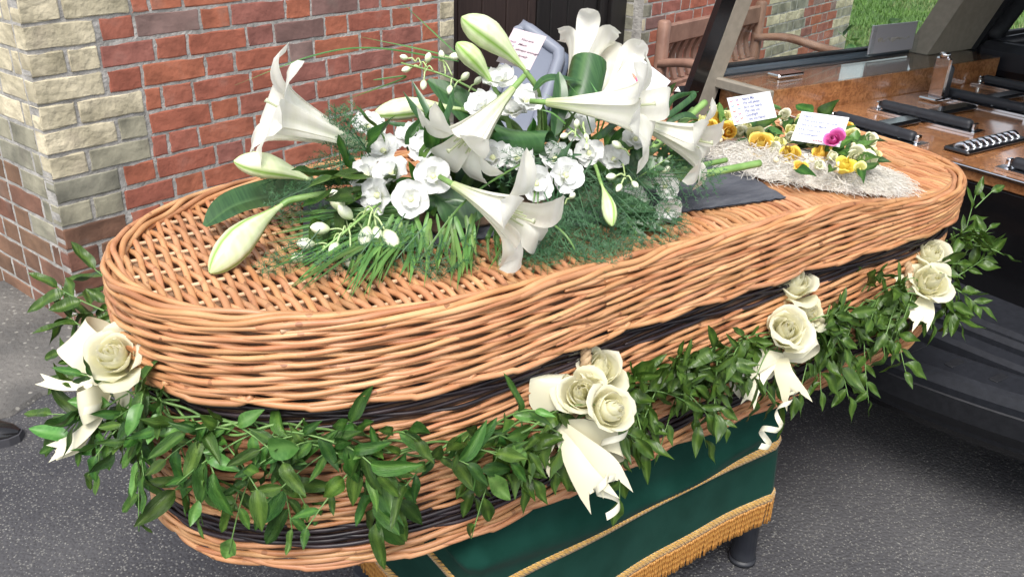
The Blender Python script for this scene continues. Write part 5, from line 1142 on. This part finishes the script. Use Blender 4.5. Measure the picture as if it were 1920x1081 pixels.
for pts in ([(960, 195, 1.6), (850, 95, 1.65), (748, 0, 1.7)], [(955, 140, 1.6), (820, 100, 1.66), (670, 68, 1.7)], [(860, 115, 1.62), (700, 90, 1.68), (585, 105, 1.7), (440, 160, 1.7)], [(1005, 290, 1.46), (880, 370, 1.38), (800, 470, 1.345), (782, 500, 1.34)], [(1020, 300, 1.5), (1010, 350, 1.42), (1008, 400, 1.40)], [(1012, 300, 1.5), (1004, 350, 1.42), (1000, 390, 1.40)],
            [(1100, 260, 1.5), (1060, 200, 1.49), (1020, 175, 1.5)], [(1110, 250, 1.5), (1090, 190, 1.48), (1060, 150, 1.5)], [(1120, 250, 1.5), (1125, 190, 1.47), (1105, 150, 1.48)], [(1090, 260, 1.5), (1040, 215, 1.48), (1010, 205, 1.48)], [(1120, 260, 1.5), (1135, 215, 1.47), (1125, 165, 1.47)], [(1010, 400, 1.42), (1060, 440, 1.39), (1090, 490, 1.39)], [(700, 150, 1.65), (760, 145, 1.66), (640, 190, 1.68)]):
    blade(pts, .0016)
for pts in ([(820, 250, 1.5), (800, 205, 1.52), (772, 150, 1.53)], [(815, 255, 1.5), (785, 215, 1.52), (756, 172, 1.53)], [(810, 260, 1.5), (775, 240, 1.52), (715, 228, 1.53)], [(830, 235, 1.5), (845, 195, 1.52), (850, 165, 1.53)], [(1120, 260, 1.48), (1160, 225, 1.46), (1185, 205, 1.46)], [(1060, 280, 1.46), (1050, 300, 1.45), (1075, 260, 1.44)], [(1250, 220, 1.66), (1300, 180, 1.68), (1285, 175, 1.7)], [(1240, 225, 1.66), (1262, 185, 1.68), (1310, 172, 1.7)], [(1250, 230, 1.66), (1285, 215, 1.67), (1310, 222, 1.68)], [(1240, 220, 1.66), (1245, 180, 1.68), (1235, 160, 1.7)]):
    blade(pts, .006, 'leaf_dark', 'narrow_leaf')

# ================================================================== WREATH
ZW = ZT + .004
wr = empty('rose_wreath', (1.62, 1.13, ZW), 'small wreath of yellow and cream roses on pale sisal on the lid', 'wreath')
wc = np.array([1.555, 1.15, 0]); wdir = unit(np.array([.62, -.38, 0])); wper = np.array([-wdir[1], wdir[0], 0])
# sisal pad
def pad(u, v):   # -1..1 -> world
    q = wc + wdir * u * .205 + wper * v * .16; return q
mb = MB(); n1, n2 = 26, 40; a = np.linspace(0, 6.283, n2, endpoint=False); A = []
for r in np.linspace(0, 1, n1): A.append([[*pad(r * math.cos(q) * (1 + .05 * math.sin(3 * q)), r * math.sin(q))[:2], ZW + .034 * (1 - r ** 4) + .004 * math.sin(9 * q + 7 * r)] for q in a])
mb.grid(warp(np.array(A)) + [0, 0, .003], cv=True); mb.build('sisal_pad', MT['sisal'], wr)
mb = MB()
for k in range(3800):
    q = rng.random() * 6.283; r = math.sqrt(rng.random()) * 1.08; c = pad(r * math.cos(q), r * math.sin(q)); h0 = ZW + .036 * max(0, 1 - r ** 4) + .002; yaw = rng.random() * 6.283; cur = rng.normal(0, 34); L = .035 + .06 * rng.random(); n = 9; s = np.linspace(-.5, .5, n) * L; ang = yaw + cur * s
    x = np.cumsum(np.cos(ang)) * L / n; y = np.cumsum(np.sin(ang)) * L / n; z = h0 + (.004 + .016 * rng.random() ** 2) * np.sin(np.linspace(0, 3.14, n)) + rng.normal(0, .002) - .006 * (rng.random() < .3) + .0015 * np.sin(s * 200 + k)
    P = np.column_stack([c[0] + x - x.mean(), c[1] + y - y.mean(), np.maximum(z, ZT - .002)]); P = warp(P) + [0, 0, .004]; mb.tube(P, .00036 + .00025 * rng.random(), 3, caps=False)
o = mb.build('sisal_fibres', MT['sisal'], wr); o['kind'] = 'stuff'
def wl3(px, py, z): return atz(px, py, z)
WRZ = ZW + .036
k = 100
for px, py, R, m in ((1365, 248, .024, 'rose_yellow'), (1348, 225, .018, 'rose_yellow'), (1425, 272, .028, 'rose_yellow'), (1480, 292, .028, 'rose_yellow'), (1540, 290, .024, 'rose_yellow'), (1583, 312, .022, 'rose_yellow'), (1332, 238, .020, 'rose_yellow'), (1360, 222, .018, 'rose_pale'), (1415, 255, .022, 'rose_pale'), (1385, 252, .020, 'rose_cream'), (1448, 278, .018, 'rose_cream'), (1485, 245, .020, 'rose_pale'), (1500, 232, .018, 'rose_pale'),
                     (1563, 262, .019, 'rose_pink'), (1597, 258, .022, 'rose_pale'), (1605, 296, .022, 'rose_cream'), (1622, 305, .024, 'rose_cream'), (1590, 244, .018, 'rose_yellow'), (1615, 285, .017, 'rose_yellow'), (1630, 262, .018, 'rose_cream'), (1478, 258, .014, 'rose_cream'), (1340, 208, .016, 'rose_pale'), (1470, 216, .016, 'rose_cream'), (1425, 232, .018, 'rose_pale'), (1520, 268, .016, 'rose_pale'), (1500, 312, .014, 'rose_yellow'), (1400, 240, .015, 'rose_pale'), (1440, 248, .014, 'rose_cream'), (1512, 250, .015, 'rose_pale'), (1535, 310, .013, 'rose_cream'), (1460, 268, .016, 'rose_pale'), (1560, 292, .014, 'rose_cream'), (1375, 232, .015, 'rose_cream'), (1610, 318, .014, 'rose_pale'), (1640, 290, .014, 'rose_pale'), (1318, 225, .015, 'rose_pale'), (1345, 252, .014, 'rose_cream')):
    k += 1; c = atz(px, py, WRZ + .003 * rng.standard_normal() + (.03 if m == 'rose_pink' else 0)); rose('rose' if m != 'rose_pink' else 'pink_flower', c, unit(U1 * .7 + toc * .9 + rv(.3)), R * 1.2, m, wr, n=11, sub=False, seed=k, tight=.05)
for px, py in ((1510, 293), (1522, 300), (1572, 308), (1568, 318), (1530, 262), (1545, 262), (1466, 232), (1580, 268), (1395, 232), (1600, 272), (1477, 210), (1640, 280), (1350, 262), (1455, 300), (1512, 305)):
    c = atz(px, py, WRZ); mb = MB(); t = np.linspace(0, math.pi, 8); a = np.linspace(0, 6.283, 10, endpoint=False); r = .0058; mb.grid(np.array([[[c[0] + r * math.sin(q) * math.cos(w), c[1] + r * math.sin(q) * math.sin(w), c[2] + r * math.cos(q)] for w in a] for q in t]), cv=True); mb.build('berry', MT['berry'], wr)
wl_ct = 0
for k in range(90):
    u = rng.random(); px = 1325 + 315 * u; py = 228 + 75 * u - 55 * rng.random() * math.sin(u * 3.14) + 18 * rng.standard_normal() * .6; c = atz(px, py, ZW + .028); d = unit(rv(1) * [1, 1, .3] + U1 * .25); L = .035 + .035 * rng.random(); link('leaf', (LEAVES_L if rng.random() < .25 else LEAVES)[rng.integers(2)], wr, frame(d, unit(U1 + toc * .6 + rv(.3)), c, (L * 1.25, L, L)))
for px, py, ex, ey, L in ((1545, 285, 1570, 268, .07), (1490, 320, 1530, 318, .05), (1560, 315, 1552, 345, .05), (1450, 255, 1440, 215, .05), (1455, 260, 1462, 215, .05), (1440, 262, 1455, 225, .05), (1610, 275, 1640, 235, .055), (1600, 270, 1622, 215, .05), (1640, 300, 1650, 260, .05), (1610, 320, 1635, 330, .05), (1470, 240, 1508, 185, .06), (1400, 235, 1470, 225, .08), (1350, 225, 1360, 190, .06), (1330, 222, 1335, 195, .05)):
    a = atz(px, py, WRZ); b2 = atz(ex, ey, WRZ + .02); link('leaf', LEAVES[rng.integers(8)], wr, frame(b2 - a, unit(toc + U1 * .6), a, (L * .9, L, L)))

# ================================================================== CARDS
def card(corners, mat, label, name='card', level=False):
    """corners px,py,depth: top-left, top-right, bottom-left"""
    a, b_, c = [atd(*q) for q in corners]; b_ = atz(corners[1][0], corners[1][1], a[2]) if level else b_; x = b_ - a; y = a - c; w = np.linalg.norm(x); xh = unit(x); zh = unit(np.cross(x, y)); yh = np.cross(zh, xh); h = float(y @ yh)
    m = Matrix.Identity(4)
    for i in range(3): m[i][0] = xh[i]; m[i][1] = yh[i]; m[i][2] = zh[i]; m[i][3] = ((b_ + c) / 2 - xh * w / 2 - yh * h / 2)[i]
    mb = MB(); sk = float(y @ xh); P = np.array([[0, 0, 0], [w, 0, 0], [w + sk * 0, h, 0], [0, h, 0]]); mb.prism(P, np.array([0, 0, -.0006]), np.array([0, 0, 0.0])); o = link(name, mb.mesh(name, MT[mat], False), None, m); tag(o, label, 'card'); return o, w, h, m
def write(o, m, x, y, size, body, mat, ang=0.0, shear=.35):
    cu = bpy.data.curves.new('handwriting', 'FONT'); cu.body = body; cu.size = size; cu.shear = shear; cu.offset = .00002; cu.space_character = .92; cu.resolution_u = 2
    tmp = bpy.data.objects.new('tmp', cu); me = bpy.data.meshes.new_from_object(tmp); bpy.data.objects.remove(tmp); me.name = 'handwriting'; me.materials.clear(); me.materials.append(MT[mat])
    link('handwriting', me, o, m @ Matrix.Translation((x, y, .0007)) @ Matrix.Rotation(ang, 4, 'Z'))
def butterfly(o, m, x, y, s, mat):
    mb = MB()
    for sg in (-1, 1):
        t = np.linspace(0, 6.283, 14, endpoint=False); r = s * (.55 + .45 * np.cos(2 * t - sg * .6)) ; P = np.column_stack([x + sg * s * .55 + .55 * r * np.cos(t), y + .75 * r * np.sin(t), np.full(14, .0006)]); n0 = mb.n; mb.add(P, []); mb.f.append([n0 + q for q in range(14)])
    link('printed_butterfly', mb.mesh('printed_butterfly', MT[mat], False), o, m)
o, w, h, m = card(((1369, 183, 1.84), (1449, 170, 1.86), (1371, 236, 1.83)), 'card', 'white handwritten card with butterfly border standing in the rose wreath', level=True)
for i, tx in enumerate(('Nanny Mac', 'We will always', 'be in our hearts', 'We miss you', 'Goodnight', 'Love you Nanny')): write(o, m, w * .30, h * (.82 - .15 * i), .0098, tx, 'ink')
for i, (x, y, c) in enumerate(((.07, .86, 'pink'), (.20, .87, 'purple'), (.07, .68, 'blue'), (.20, .70, 'pink'), (.20, .55, 'blue'), (.08, .48, 'orange'), (.18, .36, 'pink'), (.07, .28, 'lilac'), (.2, .2, 'orange'), (.09, .12, 'pink'))): butterfly(o, m, w * x, h * y, .0042, 'print_' + c)
o, w, h, m = card(((1499, 208, 1.90), (1588, 220, 1.89), (1487, 263, 1.84)), 'card', 'white handwritten card without pictures beside the pink flower in the wreath', level=True)
for i, tx in enumerate(('Nanny', ' We love you to the', ' Stars and Back', 'We miss you', '  Goodnight')): write(o, m, w * .05, h * (.82 - .15 * i), .0100, tx, 'ink')
write(o, m, w * .42, h * .06, .011, 'xxxx', 'ink_red')
o, w, h, m = card(((938, 46, 1.62), (999, 62, 1.61), (957, 122, 1.56)), 'card_pink', 'pale pink card with dark handwriting tucked behind the tall lily buds')
for i, tx in enumerate(('You are', 'Mum', 'always enough', '+ lovely', '  xxx')): write(o, m, w * (.34 + .05 * (i > 2)), h * (.72 - .15 * i), .0082, tx, 'ink_dark')
for i in range(4): butterfly(o, m, w * .18, h * (.62 - .12 * i), .005 - .0006 * i, ('print_lilac', 'print_purple')[i % 2])
o, w, h, m = card(((1190, 100, 1.66), (1258, 153, 1.66), (1128, 172, 1.60)), 'card', 'white card printed with a peach lily above the right lily flower')
for i, (x, y, a_) in enumerate(((.42, .70, .3), (.50, .74, 1.2), (.36, .62, -.5), (.46, .6, 2.2), (.55, .64, 2.9))):
    mb = MB(); t = np.linspace(0, 6.283, 12, endpoint=False); P = np.column_stack([w * x * .9 + .008 * np.cos(t) * math.cos(a_) - .0032 * np.sin(t) * math.sin(a_), h * y + .008 * np.cos(t) * math.sin(a_) + .0032 * np.sin(t) * math.cos(a_), np.full(12, .0006 + .0001 * i)]); mb.add(P, []); mb.f.append(list(range(12))); link('printed_petal', mb.mesh('printed_petal', MT['print_' + ('peach', 'orange', 'peach', 'pink', 'peach')[i]], False), o, m)
mb = MB(); P = np.column_stack([w * .8 + .004 * np.sin(np.linspace(0, 3, 8)), np.linspace(h * .3, h * .62, 8), np.full(8, .0006)]); mb.grid(np.stack([P, P + [.0025, 0, 0]], 1)); link('printed_leaf', mb.mesh('printed_leaf', MT['print_green'], False), o, m)

# shrub growing at the end of the wall, seen through the hearse window
sp0 = wl(6.3, -.55, 0); shb = empty('shrub', sp0, 'leafy green shrub at the foot of the brick wall, seen through the hearse window', 'shrub')
for k in range(9):
    a_ = rng.random() * 6.283; d_2 = unit(np.array([math.cos(a_) * .5, math.sin(a_) * .5, 1.0])); L = .35 + .3 * rng.random(); P = smooth_path([sp0, sp0 + d_2 * L * .5, sp0 + d_2 * L + np.array([math.cos(a_), math.sin(a_), -.3]) * .12], 10); mb = MB(); mb.tube(P, np.linspace(.007, .002, 10), 5); mb.build('stem', MT['garland_stem'], shb)
    for j in range(9):
        q = P[2 + (j * 7) // 9]; d3 = unit(rv(1) + U1 * .2); l3 = .10 + .08 * rng.random(); link('leaf', (LEAVES_L if rng.random() < .6 else LEAVES)[rng.integers(2)], shb, frame(d3, unit(U1 + rv(.4)), q, (l3 * 1.7, l3, l3)))
